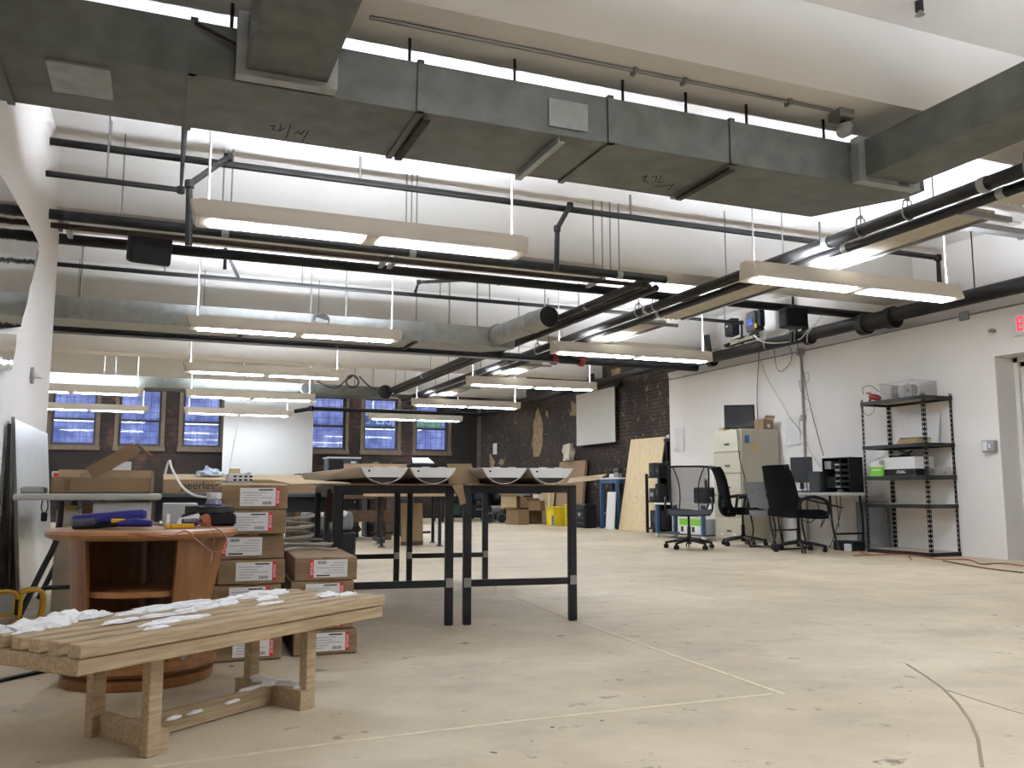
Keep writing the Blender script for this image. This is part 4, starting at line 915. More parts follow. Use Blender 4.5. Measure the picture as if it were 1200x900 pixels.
for z in SHZ:
    b = MB()
    for (p, q) in (((0, 0), (sw, 0)), ((0, sd), (sw, sd)), ((0, 0), (0, sd)), ((sw, 0), (sw, sd))): b.bar((p[0], p[1], z - .02), (q[0], q[1], z - .02), .006 + .018, .042)
    o = b.out('shelf_rim', BLACK, t); MB().span((.012, .012, z - .014), (sw - .012, sd - .012, z + .002)).out('shelf_board', WOODSH, t)
def on_shelf(x, y, k): return (x, y, SHZ[k] + .0025)
# top: clear bin with two spools, red clamp tool
t = thing('clear_bin', 'clear plastic storage bin on top of the shelf unit', 'bin', on_shelf(8.03, 7.62, 4))
b = MB(); w_, d_, h_ = .36, .50, .20
for (a, c) in (((0, 0, 0), (w_, .005, h_)), ((0, d_ - .005, 0), (w_, d_, h_)), ((0, .005, 0), (.005, d_ - .005, h_)), ((w_ - .005, .005, 0), (w_, d_ - .005, h_)), ((0, 0, 0), (w_, d_, .004))): b.span(a, c)
b.out('bin_body', CLEAR, t)
b = MB()
for (a, c) in (((-.008, -.008, h_ - .012), (w_ + .008, 0, h_)), ((-.008, d_, h_ - .012), (w_ + .008, d_ + .008, h_)), ((-.008, 0, h_ - .012), (0, d_, h_)), ((w_, 0, h_ - .012), (w_ + .008, d_, h_))): b.span(a, c)
b.out('rim_strip', CLEAR, t)
def spool(x, y, z, rz, label, m):
    t = thing('filament_spool', label, 'spool', (x, y, z), R(rz))
    for s in (-.045, .045):
        b = MB(); b.tube([(s - .003, 0, .085), (s + .003, 0, .085)], .083, 26); b.out('flange', GREYPL if s < 0 else WHITEPL, t, smooth=True)
    MB().tube([(-.04, 0, .085), (.04, 0, .085)], .068, 24).out('winding', m, t, smooth=True)
    MB().tube([(-.0505, 0, .085), (-.0485, 0, .085)], .025, 16).out('hub', DGREY, t)
spool(8.16, 7.98, SHZ[4] + .008, -70, 'dark grey wire spool in the clear bin, left one', DGREY)
spool(8.15, 7.76, SHZ[4] + .008, -15, 'pale wire spool in the clear bin, right one', mat('winding_grey', (120, 122, 126), .5))
t = thing('hand_clamp', 'red hand tool with black cord lying on top of the shelf unit', 'tool', on_shelf(8.06, 8.24, 4), R(100))
b = MB(); b.tube([(-.09, 0, .03), (-.03, 0, .045), (.05, .01, .07), (.07, .01, .075)], [.016, .04, .034, .016], 10); b.out('tool_body', REDP, t, smooth=True)
MB().bar((.02, -.02, .05), (-.06, .03, .002), .022, .02).out('handle_grip', REDP, t); MB().bar((.04, .02, .06), (.03, .06, .005), .02, .02).out('tool_stem', REDP, t)
MB().box((.085, .0, .11), (.05, .03, .014), rz=.2).out('trigger', REDP, t)
cable('tool_cord', [at(1012, 462, 0, 8.02), at(1011, 455, 0, 8.04), at(1020, 452, 0, 8.06), at(1030, 459, 0, 8.06)], .004, CABLEB, 'black cord loop of the red tool standing above the shelf top')
cable('tool_cord', [at(1024, 474, 0, 7.975), at(1024, 482, 0, 7.97), at(1016, 487, 0, 7.97), at(1009, 478, 0, 7.97)], .003, CABLEB, 'thin black cord dangling below the top shelf')
# second: paper stack + white sheet leaning
for k in range(5):
    tag(MB().box((8.12 + .012 * (k % 2), 7.76 - .01 * k, SHZ[3] + .0095 + .014 * k), (.22, .30 - .012 * k, .013), rz=R(k * 4 - 6), bev=.002).out('paper_pad', CARDL if k < 4 else CARD), ['lowest pad of tan paper on the second shelf down', 'second tan paper pad from the shelf board', 'middle tan paper pad of the small pile', 'fourth tan paper pad of the small pile', 'uppermost brown pad of the small paper pile'][k], 'paper pad', 'tan paper pads on the shelf')
t = thing('white_board_sheet', 'large white sheet leaning on the wall at the back of the second shelf', 'sheet', on_shelf(8.40, 7.60, 3)); MB().sheet([[(-.06, .0, 0), (-.06, .62, 0)], [(-.005, .0, .36), (-.005, .60, .40)]], .006, (1, 0, 0)).out('sheet', PAPER, t); MB().box((-.045, .3, .005), (.03, .6, .01)).out('bottom_fold', WHITEPL, t)
# third: white carton with black lower band and green carton, black mount
t = thing('white_carton', 'white carton with a black lower band printed DUAL on the middle shelf', 'carton', on_shelf(8.02, 7.66, 2))
MB().box((.17, .24, .108), (.3, .46, .216), bev=.003).out('carton_body', PAPER, t); MB().box((.0185, .24, .04), (.003, .458, .078)).out('black_band', BLACKPL, t); MB().box((.17, .0085, .04), (.298, .003, .078)).out('black_band', BLACKPL, t)
text('lettering', '-DUAL-', .046, (.0155, .21, .042), (R(90), 0, R(-90)), PAPER, t)
t = thing('green_carton', 'bright green and white small carton left of the white carton on the shelf', 'carton', on_shelf(7.995, 8.13, 2))
MB().box((.1, .1, .055), (.16, .2, .11), bev=.003).out('carton_body', GREENP, t); MB().box((.1, .1, .145), (.15, .19, .07), bev=.003).out('white_top', PAPER, t)
b = MB(); b.box((.019, .1, .075), (.002, .14, .012)); b.out('print_line', PAPER, t)
MB().box((.03, .02, .16), (.04, .05, .05), bev=.003).out('grey_piece', GREYPL, t)
t = thing('folded_mount', 'black folded mount lying on the white carton', 'mount', (8.14, 7.92, SHZ[2] + .220), R(20))
MB().box((0, 0, .012), (.16, .2, .02), bev=.005).out('mount_plate', BLACKPL, t); MB().bar((0, -.06, .02), (.0, .04, .08), .06, .03).out('mount_arm', DGREY, t); MB().bar((.03, .05, .02), (.03, -.09, .07), .04, .02).out('mount_brace', BLACKPL, t)
t = thing('clear_tray', 'clear plastic tray at the right end of the middle shelf', 'tray', on_shelf(8.18, 7.475, 2)); b = MB()
for (a, c) in (((0, 0, 0), (.2, .004, .1)), ((0, .146, 0), (.2, .15, .1)), ((0, .004, 0), (.004, .146, .1)), ((.196, .004, 0), (.2, .146, .1)), ((0, 0, 0), (.2, .15, .004))): b.span(a, c)
b.out('tray_body', CLEAR, t); MB().box((.14, .06, .04), (.05, .06, .05), bev=.01).out('grey_insert', GREYPL, t)
# grey panel box behind at the bottom
t = thing('grey_metal_panel', 'dark grey flat cabinet leaning behind the shelf beside the desk', 'panel', (8.325, 8.43, 0)); MB().box((.045, .26, .30), (.07, .5, .58), bev=.006).out('cabinet_body', mat('slate_enamel', (110, 112, 114), .5), t); MB().box((.008, .26, .30), (.006, .46, .54)).out('cabinet_front', mat('slate_enamel_light', (128, 130, 132), .5), t)

# ================================================================== FILING CABINET
t = thing('filing_cabinet', 'five-drawer beige filing cabinet beside the white wall', 'cabinet', (7.75, 10.49, 0))
MB().box((.33, .345, .81), (.65, .69, 1.62), bev=.006).out('cabinet_body', BEIGE, t)
for k in range(5):
    z0 = .05 + k * .312
    d = MB().box((-.004, .345, z0 + .152), (.022, .65, .300), bev=.004).out('drawer', BEIGE, t)
    MB().box((-.018, .32, z0 + .11), (.012, .12, .035), bev=.004).out('handle', ZINC, d)
    MB().box((-.018, .32, z0 + .108), (.016, .09, .018)).out('handle_recess', DGREY, d)
    if k == 0: 
        for yy in (.2, .5): MB().box((-.0162, yy, z0 + .06), (.002, .07, .02)).out('paper_scrap', PAPER, d)
MB().box((.10, -.0015, 1.47), (.08, .002, .11)).out('blue_sticker', mat('blue_print', (50, 100, 160), .6), t)
MB().box((.24, -.0015, 1.36), (.05, .002, .14), ry=R(6)).out('tan_sticker', mat('tan_print', (206, 170, 90), .6), t)
t = thing('flat_monitor', 'black monitor tilted back on top of the filing cabinet', 'monitor', (7.98, 10.82, 1.622), R(-34))
MB().box((0, .03, .20), (.44, .035, .36), bev=.006, rx=R(-8)).out('monitor_body', BLACKPL, t); MB().box((0, .008, .20), (.41, .004, .32), rx=R(-8)).out('screen', mat('screen_black', (20, 20, 22), .25), t); MB().box((0, .06, .012), (.2, .16, .022), bev=.006).out('stand_foot', BLACKPL, t); MB().bar((0, .06, .02), (0, .045, .12), .05, .02).out('stand_neck', BLACKPL, t)
t = thing('small_carton', 'worn brown carton on the cabinet top right of the monitor', 'carton', (8.16, 10.50, 1.622), R(4)); MB().box((.1, .12, .075), (.2, .22, .145), bev=.004).out('carton_body', CARD, t); MB().sheet([[(0, 0, .15), (.2, 0, .15)], [(.02, -.03, .2), (.2, -.02, .2)]], .003, (0, -1, 0)).out('flap', CARDL, t); MB().box((.1, .0088, .05), (.05, .002, .05)).out('paper_label', PAPER, t)
t = thing('small_carton', 'low brown carton left of the monitor on the cabinet top', 'carton', (7.86, 11.03, 1.622)); MB().box((.05, .07, .03), (.12, .12, .056), bev=.003).out('carton_body', CARDL, t); MB().box((.05, .05, .075), (.04, .05, .03), bev=.006).out('white_part', WHITEPL, t)
cable('cabinet_cord', [(7.73, 10.55, 1.63), (7.72, 10.53, 1.55), (7.715, 10.49, 1.2), (7.76, 10.44, .9), (7.80, 10.43, .62)], .007, CABLEB, 'black cord falling down the front corner of the filing cabinet')

# ================================================================== DESK
t = thing('folding_desk', 'grey folding table used as a computer desk by the white wall', 'desk', (7.72, 8.52, 0))
MB().box((.34, .90, .69), (.67, 1.8, .036), bev=.01, seg=2).out('tabletop', TABLEW, t, smooth=True)
for v in (.3, 1.5):
    for u in (.1, .58): MB().tube(wire([(u, v, .675), (u, v - .03, .30), (u - .0, v - (.12 if u < .3 else 0), .012)], 5), .014, 8).out('leg', BLACK, t, smooth=True)
    MB().cyl((.1, v - .05, .2), (.58, v - .02, .2), .012, seg=8).out('cross_bar', BLACK, t)
MB().bar((.34, .35, .52), (.34, 1.3, .66), .018, .018).out('brace', BLACK, t)
ZK = .7095
t = thing('computer_tower', 'open-sided black computer tower on the desk', 'computer', (8.0, 8.66, ZK))
b = MB(); w_, d_, h_ = .22, .48, .44
for (a, c) in (((0, 0, 0), (w_, d_, .012)), ((0, 0, h_ - .012), (w_, d_, h_)), ((w_ - .008, 0, .012), (w_, d_, h_ - .012)), ((0, 0, .012), (w_, .012, h_ - .012)), ((0, d_ - .012, .012), (w_, d_, h_ - .012)), ((0, .15, .012), (.012, .165, h_ - .012))): b.span(a, c)
b.out('case_shell', BLACKPL, t)
MB().span((.02, .34, .30), (.18, .46, .40)).out('power_supply', ZINC, t)
b = MB()
for k in range(5): b.span((.02, .175, .06 + k * .07), (.16, .27, .085 + k * .07))
tag(b.out('drive_cage', ZINC, t), kind='stuff')
MB().span((.05, .28, .06), (.17, .45, .2)).out('circuit_board', mat('circuit_board', (40, 48, 44), .5), t); MB().tube(wire([(.05, .3, .3), (.03, .24, .22), (.03, .3, .14), (.04, .4, .1)], 5), .008, 6).out('loom', CABLEB, t)
def monitor(x, y, rz, w_, h_, label, z=ZK, lift=.1):
    t = thing('flat_monitor', label, 'monitor', (x, y, z), R(rz))
    MB().box((0, 0, lift + h_ / 2), (w_, .045, h_), bev=.005).out('monitor_body', mat('charcoal_plastic', (36, 37, 40), .55), t); MB().box((0, .024, lift + h_ / 2), (w_ - .03, .002, h_ - .03)).out('screen', BLACKPL, t)
    MB().box((0, 0, .01), (.18, .15, .018), bev=.005).out('stand_foot', BLACKPL, t); MB().box((0, 0, lift * .6), (.05, .02, lift * 1.1)).out('stand_neck', BLACKPL, t)
monitor(8.02, 9.56, -68, .30, .34, 'upright dark grey monitor seen from behind on the desk', lift=.13)
t = thing('speaker_box', 'smaller dark grey box between the monitor and the computer tower', 'speaker', (7.97, 9.2, ZK), R(-70)); MB().box((0, 0, .135), (.16, .16, .27), bev=.006).out('speaker_cabinet', mat('charcoal_plastic', (36, 37, 40), .55), t); MB().box((0, -.082, .135), (.14, .004, .25)).out('grille', DGREY, t)
t = thing('open_carton', 'small open brown carton on the desk below the monitor', 'carton', (7.80, 9.75, ZK), R(15)); b = MB(); w_, d_, h_ = .22, .18, .085
for (a, c) in (((0, 0, 0), (w_, .004, h_)), ((0, d_ - .004, 0), (w_, d_, h_)), ((0, 0, 0), (.004, d_, h_)), ((w_ - .004, 0, 0), (w_, d_, h_)), ((0, 0, 0), (w_, d_, .004))): b.span(a, c)
b.out('carton_body', CARD, t); MB().sheet([[(0, 0, h_), (w_, 0, h_)], [(0, -.05, h_ - .03), (w_, -.05, h_ - .03)]], .003).out('flap', CARDL, t)
t = thing('computer_mouse', 'dark computer mouse on the desk in front of the tower', 'mouse', (7.85, 8.66, ZK)); b = MB(); b.lathe([(.5, 0), (.55, .25), (.4, .8), (.1, 1)], seg=16); bmesh.ops.scale(b.bm, vec=(.06, .1, .035), verts=b.bm.verts); b.out('mouse_body', mat('slate_plastic', (60, 66, 78), .4), t, smooth=True); MB().box((0, -.02, .034), (.006, .02, .006), bev=.002).out('wheel', BLACKPL, t)
for k, (pts, lab) in enumerate((([(7.8, 9.6, .72), (7.78, 9.5, .80), (7.8, 9.35, .74), (7.84, 9.25, .76)], 'white cable tangle on the desk left of the speaker box'), ([(7.76, 9.5, .73), (7.8, 9.42, .84), (7.83, 9.36, .73)], 'short white cable loop on the desk in front of the monitor'))): cable('white_cable', pts, .008, CABLEW, lab)
for k, (pts, lab) in enumerate(((((972, 579), (970, 600), (962, 618), (966, 606), (974, 598)), 'black cable hanging below the desk with a bend'), (((979, 579), (982, 600), (983, 618)), 'black cable dropping straight behind the desk legs'), (((985, 579), (984, 605), (977, 630), (972, 642)), 'thin black cable reaching the floor under the desk'), (((956, 585), (960, 600), (950, 612), (940, 609)), 'black cable loop below the desk beside the chair'))):
    cable('desk_cable', [at(px, py, 0, 7.95) for px, py in pts], .006, CABLEB, lab)
t = thing('floor_power_box', 'black power box with white plug on the floor under the desk', 'power box', (7.86, 8.55, 0)); MB().box((.12, .15, .06), (.2, .34, .12), bev=.01).out('box_body', BLACKPL, t); MB().box((-.02, .02, .045), (.06, .07, .09), bev=.006).out('white_plug', WHITEPL, t)
# extension cords
for pts, r, m, lab in (([(990, 645), (1003, 633), (1010, 632), (1006, 645), (1020, 650), (1045, 649)], .007, ORANGE, 'orange cord around the white plug under the desk'),
    ([(1000, 651), (1060, 650), (1100, 655), (1135, 656), (1150, 661), (1172, 660), (1199, 663)], .007, ORANGE, 'orange extension cord running along the wall past the shelf to the doorway'),
    ([(1068, 656), (1062, 648), (1060, 640), (1066, 638), (1071, 648), (1066, 652)], .006, ORANGE, 'raised orange cord loop at the foot of the shelf'),
    ([(1105, 657), (1150, 665), (1199, 671)], .007, mat('brown_cord', (110, 66, 50), .6), 'brown cord lying on the floor from the shelf to the doorway'),
    ([(-20, 802), (20, 793), (74, 781)], .009, CABLEB, 'black cable on the floor behind the bench end')):
    cable('extension_cable', [Vector(at(px, py, 2, .008)) for px, py in pts], r, m, lab)

# ================================================================== CHAIRS
def chair_base(t, m=BLACKPL, r_=.30, h=.42, rot=0):
    for k in range(5):
        a = R(rot + 72 * k); c, s = math.cos(a), math.sin(a)
        MB().tube([(c * .03, s * .03, .115), (c * r_ * .55, s * r_ * .55, .10), (c * r_, s * r_, .075)], [.024, .021, .015], 8).out('base_arm', m, t, smooth=True)
        b = MB(); p = Vector((-s, c, 0))
        for q in (-.016, .016): b.cyl(Vector((c * r_, s * r_, .03)) + p * (q - .007), Vector((c * r_, s * r_, .03)) + p * (q + .007), .029, seg=14)
        b.bar((c * r_, s * r_, .055), (c * r_, s * r_, .085), .03, .03); tag(b.out('caster', BLACKPL, t, smooth=True), kind=None)
    MB().tube([(0, 0, .06), (0, 0, .15), (0, 0, .151), (0, 0, .28), (0, 0, .281), (0, 0, h)], [.03, .034, .024, .024, .015, .015], 14).out('gas_lift', BLACKPL, t, smooth=True)
    MB().box((0, 0, h + .01), (.18, .2, .04), bev=.01).out('tilt_mechanism', BLACKPL, t)
def seat_pad(t, m, w, d, z, th_=.06, name='seat'):
    b = MB(); n = 10; rows = []
    for i in range(n + 1):
        v = -1 + 2 * i / n; rows.append([(w / 2 * u * (1 - .1 * v * v * 0), d / 2 * v, z - .012 * (1 - u * u) - (.03 * max(0, v - .5) ** 1 * 2)) for u in [-1 + 2 * j / n for j in range(n + 1)]])
    b.sheet(rows, th_); bmesh.ops.bevel(b.bm, geom=[e for e in b.bm.edges if e.is_boundary or e.calc_face_angle(0) > 1.0], offset=.014, segments=2, affect='EDGES'); b.out(name, m, t, smooth=True)
# A mesh-backed chair seen from behind
t = thing('office_chair', 'mesh-backed office chair seen from behind, next to the plywood', 'chair', (6.34, 9.72, 0), R(-31))
chair_base(t, r_=.30, rot=20); seat_pad(t, mat('slate_fabric', (70, 74, 82), .9, amt=.1), .54, .48, .44)
Wb, Zb0, Zb1 = .23, .50, 1.03
fr = [(-Wb + .02, -.20, Zb0), (-Wb - .01, -.235, .72), (-Wb - .015, -.27, Zb1 - .03), (-Wb + .02, -.275, Zb1), (0, -.262, Zb1 + .004), (Wb - .02, -.275, Zb1), (Wb + .015, -.27, Zb1 - .03), (Wb + .01, -.235, .72), (Wb - .02, -.20, Zb0), (0, -.19, Zb0 - .012)]
MB().tube(wire(fr + fr[:1], 4), .013, 8).out('back_frame', BLACKPL, t, smooth=True)
rows = [[(u * Wb, -.20 - .07 * (k / 8) - .012 * (1 - u * u), Zb0 + (Zb1 - Zb0) * k / 8) for u in (-1, -.5, 0, .5, 1)] for k in range(9)]
b = MB(); b.sheet(rows, .002, (0, 1, 0)); b.out('back_mesh', MESHF, t, smooth=True)
for s in (-1, 1):
    MB().tube(wire([(s * .19, -.285, Zb1 - .01), (s * .13, -.27, .85), (s * .11, -.26, .68), (s * .12, -.22, .45), (s * .09, -.08, .41)], 5), .008, 6).out('back_brace', BLACKPL, t, smooth=True)
    MB().tube(wire([(s * .24, -.12, .42), (s * .29, -.12, .50), (s * .29, -.05, .62), (s * .29, .10, .64)], 5), .014, 8).out('armrest', BLACKPL, t, smooth=True)
MB().bar((0, -.2, .46), (0, -.06, .42), .09, .02).out('back_link', BLACKPL, t)
# B side-on mesh chair
t = thing('office_chair', 'black mesh office chair turned side-on in front of the filing cabinet', 'chair', (7.36, 9.98, 0), R(-110))
chair_base(t, r_=.29, rot=10, m=DGREY); seat_pad(t, FABRIC, .5, .48, .45)
prof = [(-.21, .48), (-.25, .56), (-.27, .72), (-.30, .88), (-.345, 1.0), (-.38, 1.05)]
MB().sheet([[(u * .22 * (1 - .12 * k / 5), y - .03 * (1 - u * u), z) for u in (-1, -.5, 0, .5, 1)] for k, (y, z) in enumerate(prof)], .045, (0, 1, 0)).out('backrest', FABRIC, t, smooth=True)
MB().tube(wire([(-.16, -.38, 1.04), (0, -.42, 1.06), (.16, -.38, 1.04)], 5), .014, 8).out('head_rim', BLACKPL, t, smooth=True)
MB().box((0, -.27, .56), (.3, .05, .12), bev=.02).out('lumbar_pad', BLACKPL, t)
MB().tube(wire([(0, -.1, .42), (0, -.24, .42), (0, -.30, .52), (0, -.29, .7)], 5), .03, 8).out('back_stem', BLACKPL, t, smooth=True)
for s in (-1, 1):
    for yy in (-.02, .09): MB().bar((s * .265, yy, .44), (s * .265, yy + .03, .64), .02, .035).out('arm_post', BLACKPL, t)
    MB().tube(wire([(s * .265, -.12, .645), (s * .265, .02, .665), (s * .265, .16, .665)], 5), .022, 8).out('armrest', BLACKPL, t, smooth=True)
# C black padded chair
t = thing('office_chair', 'black padded office chair pulled up to the computer desk, nearest of the chairs', 'chair', (7.25, 8.74, 0), R(-88))
chair_base(t, r_=.30, rot=40); seat_pad(t, FABRIC, .5, .5, .43, .08)
prof = [(-.20, .45), (-.23, .55), (-.27, .70), (-.31, .85), (-.345, .97), (-.36, 1.03)]
b = MB(); b.sheet([[(u * (.23 if 0 < k < 4 else .20), y - .04 * (1 - u * u), z) for u in (-1, -.75, -.35, 0, .35, .75, 1)] for k, (y, z) in enumerate(prof)], .075, (0, 1, .15))
bmesh.ops.bevel(b.bm, geom=[e for e in b.bm.edges if e.calc_face_angle(0) > 1.0], offset=.022, segments=2, affect='EDGES'); b.out('backrest', FABRIC, t, smooth=True)
MB().bar((0, -.26, .62), (0, -.12, .42), .08, .02).out('back_stem', BLACKPL, t)
for s in (-1, 1): MB().tube(wire([(s * .24, -.20, .50), (s * .275, -.18, .62), (s * .28, .02, .655), (s * .275, .2, .60), (s * .26, .24, .47), (s * .22, .2, .43)], 5), .02, 8).out('armrest', BLACKPL, t, smooth=True)
# D grey guest chair with sled frame
t = thing('guest_chair', 'grey fabric guest chair with black sled frame behind the padded chair', 'chair', (7.42, 9.38, 0), R(-95))
seat_pad(t, GREYFAB, .46, .46, .42, .06)
b = MB(); b.sheet([[(u * .22, -.22 - .10 * k / 4 - .025 * (1 - u * u), .52 + .32 * k / 4) for u in (-1, -.6, 0, .6, 1)] for k in range(5)], .05, (0, 1, 0)); b.out('backrest', GREYFAB, t, smooth=True)
for s in (-1, 1):
    x = s * .255
    MB().tube(wire([(x * .9, -.27, .7), (x, -.20, .42), (x, -.17, .2), (x, -.23, .03), (x, -.15, .012), (x, .2, .012), (x, .27, .03), (x, .22, .3), (x, .2, .6), (x, .15, .63), (x, -.15, .62)], 5), .012, 8).out('sled_frame', BLACK, t, smooth=True)
    MB().box((x, .0, .635), (.05, .26, .024), bev=.008).out('armrest', BLACKPL, t)
MB().cyl((-.25, -.18, .03), (.25, -.18, .03), .011, seg=8).out('rear_bar', BLACK, t)

# ================================================================== PLYWOOD AND THINGS BY THE BRICK WALL
t = thing('plywood_sheet', 'pale drilled plywood sheet leaning on the brick wall', 'plywood', (0, 0, 0))
pb = [at(725, 617, 2, 0), at(768, 621, 2, 0)]
XLn = 8.30; y0, y1 = 13.9, 15.15
b = MB(); b.sheet([[(XLn, y0, .003), (XLn, y1, .003)], [(8.60, y0, 1.72), (8.60, y1, 1.735)]], .018, (1, 0, -.15)); b.out('sheet', PLY, t)
b = MB()
for (u, v) in ((.22, .10), (.30, .10), (.22, .18), (.30, .18), (.58, .30), (.66, .30), (.58, .36), (.66, .36), (.22, .52), (.3, .52), (.58, .62), (.66, .62), (.36, .42)):
    p = Vector((XLn + .3 * v, y0 + (y1 - y0) * u, .003 + 1.72 * v)); b.cyl(p, p + Vector((-.0012, 0, .0002)), .011, seg=8)
tag(b.out('drilled_hole', INK, t), kind='stuff')
t = thing('black_crate', 'black ribbed storage crate on the floor beside the blue table', 'crate', (7.98, 15.95, 0)); MB().box((.14, .3, .24), (.28, .6, .48), bev=.03).out('crate_body', BLACKPL, t)
b = MB()
for k in range(4): b.box((-.004, .3, .1 + .1 * k), (.02, .5, .03))
tag(b.out('rib_band', DGREY, t), kind='stuff'); MB().box((-.012, .22, .27), (.012, .1, .06)).out('crate_label', GREYPL, t)
t = thing('blue_work_table', 'blue steel work table with white top beside the plywood', 'table', (8.31, 15.22, 0)); MB().box((.16, .37, .985), (.32, .74, .03)).out('tabletop', WHITEPL, t)
for u in (.035, .285):
    for v in (.04, .69): MB().box((u, v, .485), (.06, .06, .97)).out('leg', BLUEM, t)
    MB().box((u, .365, .93), (.05, .59, .08)).out('apron_rail', BLUEM, t)
for v in (.04, .69): MB().box((.16, v, .93), (.19, .05, .08)).out('end_rail', BLUEM, t); MB().box((.16, v, .3), (.19, .03, .03)).out('low_rail', ZINC, t)
t = thing('bench_vice', 'small grey machine on the white top of the blue table', 'machine', (8.45, 15.42, 1.002)); MB().box((0, 0, .05), (.1, .16, .1), bev=.01).out('machine_base', GREYPL, t); MB().cyl((0, -.1, .13), (0, .1, .13), .055, seg=14).out('motor', DGREY, t, smooth=True); MB().box((0, .22, .04), (.08, .2, .07), bev=.008).out('white_module', WHITEPL, t); MB().box((-.005, .30, .05), (.08, .04, .07)).out('black_module', BLACKPL, t)
tag(MB().box((8.22, 15.3, .36), (.03, .3, .72), ry=R(4)).out('white_panel_sheet', WHITEPL), 'white board standing behind the plywood edge', 'board')
t = thing('tall_cardboard', 'tall flat brown carton leaning on the dark brick wall', 'carton', (0, 0, 0)); b = MB(); b.sheet([[(8.36, 16.95, .003), (8.36, 18.3, .003)], [(8.56, 17.05, 1.4), (8.56, 18.35, 1.4)]], .06, (1, 0, 0)); b.out('carton_body', CARD, t); b = MB(); b.sheet([[(8.355, 17.6, .004), (8.355, 17.68, .004)], [(8.555, 17.6, 1.4), (8.555, 17.68, 1.4)]], .002, (-1, 0, 0)); b.out('tape', TAPE, t)
t = thing('tall_cardboard', 'narrower light cardboard sheet leaning in front of the tall flat carton', 'cardboard', (0, 0, 0)); b = MB(); b.sheet([[(8.36, 18.42, .003), (8.36, 19.2, .003)], [(8.52, 18.5, .95), (8.52, 19.4, .95)]], .02, (1, 0, 0)); b.out('sheet', CARDL, t); MB().bar((8.34, 18.5, .02), (8.49, 18.8, .95), .04, .02).out('loose_strip', PLY, t)
t = thing('plaster_block', 'rough pale block standing on the tall flat carton', 'block', (8.55, 17.86, 1.415)); b = MB(); b.box((0, 0, .18), (.12, .36, .36)); bmesh.ops.subdivide_edges(b.bm, edges=b.bm.edges[:], cuts=5, use_grid_fill=True)
for v in b.bm.verts:
    if v.co.z > .02: v.co += Vector((noise.noise(v.co * 6), noise.noise(v.co * 6 + Vector((5, 0, 0))), noise.noise(v.co * 6 + Vector((0, 7, 0))))) * .05
b.out('block_body', STONE, t); MB().box((0, 0, .003), (.1, .3, .006)).out('base_pad', CARDD, t)
t = thing('yellow_bin', 'bright yellow plastic bin on the floor by the cardboard heap', 'bin', (7.93, 17.32, 0)); MB().prism([(-.16, 0), (.16, 0), (.19, .40), (-.19, .40)], lambda u, v, h: (h, u + .2, v), .0, .3).out('bin_body', YEL, t); MB().box((-.002, .06, .12), (.004, .09, .2)).out('blue_label', mat('blue_print', (50, 100, 160), .6), t); MB().box((.15, .2, .395), (.33, .42, .02), bev=.006).out('rim_strip', YEL, t)
t = thing('yellow_bin', 'second yellow bin half behind the black table leg', 'bin', (8.12, 16.92, 0)); MB().box((.1, .14, .23), (.2, .26, .46), bev=.02).out('bin_body', mat('olive_yellow', (190, 176, 40), .5), t); MB().box((.1, .14, .455), (.22, .28, .02), bev=.006).out('rim_strip', YEL, t)
heap = [(7.6, 18.55, 0, .30, .5, .32, 12, CARD, 'crumpled brown carton in front of the yellow bin'), (7.72, 19.15, .33, .3, .45, .30, 30, CARDL, 'light brown carton on the upper left of the heap'), (7.9, 18.7, .36, .3, .42, .24, -25, CARDD, 'dark brown carton on the upper right of the cardboard heap'), (8.0, 18.4, .3, .24, .3, .22, 40, CARD, 'small carton on the right side of the cardboard heap'), (8.02, 19.5, 0, .35, .5, .30, 5, CARDD, 'lower left carton of the cardboard heap'), (8.02, 18.75, .0, .3, .4, .34, 20, CARDD, 'carton at the back bottom of the cardboard heap'), (7.95, 19.3, .63, .2, .5, .07, 50, GREYPL, 'flat grey packing slab on top of the cardboard heap'), (8.05, 18.45, .54, .14, .18, .12, 20, PAPER, 'white packing piece at the top of the cardboard heap')]
for (x, y, z, w_, d_, h_, rz, m, lab) in heap:
    t = thing('scrap_carton', lab, 'carton', (x, y, z + .003), R(rz), 'scrap cartons in the heap')
    MB().box((0, 0, h_ / 2), (w_, d_, h_), bev=.006).out('carton_body', m, t); MB().sheet([[(-w_ / 2, -d_ / 2, h_), (-w_ / 2, d_ / 2, h_)], [(-w_ / 2 - .1, -d_ / 2, h_ + .06), (-w_ / 2 - .1, d_ / 2, h_ + .05)]], .006, (0, 0, 1)).out('flap', m, t)
for (a, c, r_, lab) in (((7.22, 19.35, .115), (7.5, 20.05, .115), .11, 'left silver duct tube on the floor by the heap'), ((7.47, 19.2, .115), (7.75, 19.9, .115), .11, 'right silver duct tube on the floor by the heap'), ((7.3, 19.55, .315), (7.66, 19.75, .315), .09, 'silver duct tube lying across the other tubes')):
    t = thing('duct_tube', lab, 'tube', (0, 0, 0), 0, 'silver duct tubes'); a, c = Vector(a), Vector(c); dd = (c - a).normalized()
    b = MB(); n = 10; pts = []; rr = []
    for k in range(n + 1): pts.append(a.lerp(c, k / n)); rr.append(r_ * (1 if k % 2 else .94))
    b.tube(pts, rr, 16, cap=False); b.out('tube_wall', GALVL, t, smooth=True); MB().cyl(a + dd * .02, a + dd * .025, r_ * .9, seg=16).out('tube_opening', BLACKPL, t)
tag(MB().box((8.2, 20.0, .03), (.5, .6, .055)).out('grey_slab', GREYPL), 'flat grey slab on the floor behind the silver tubes', 'slab')
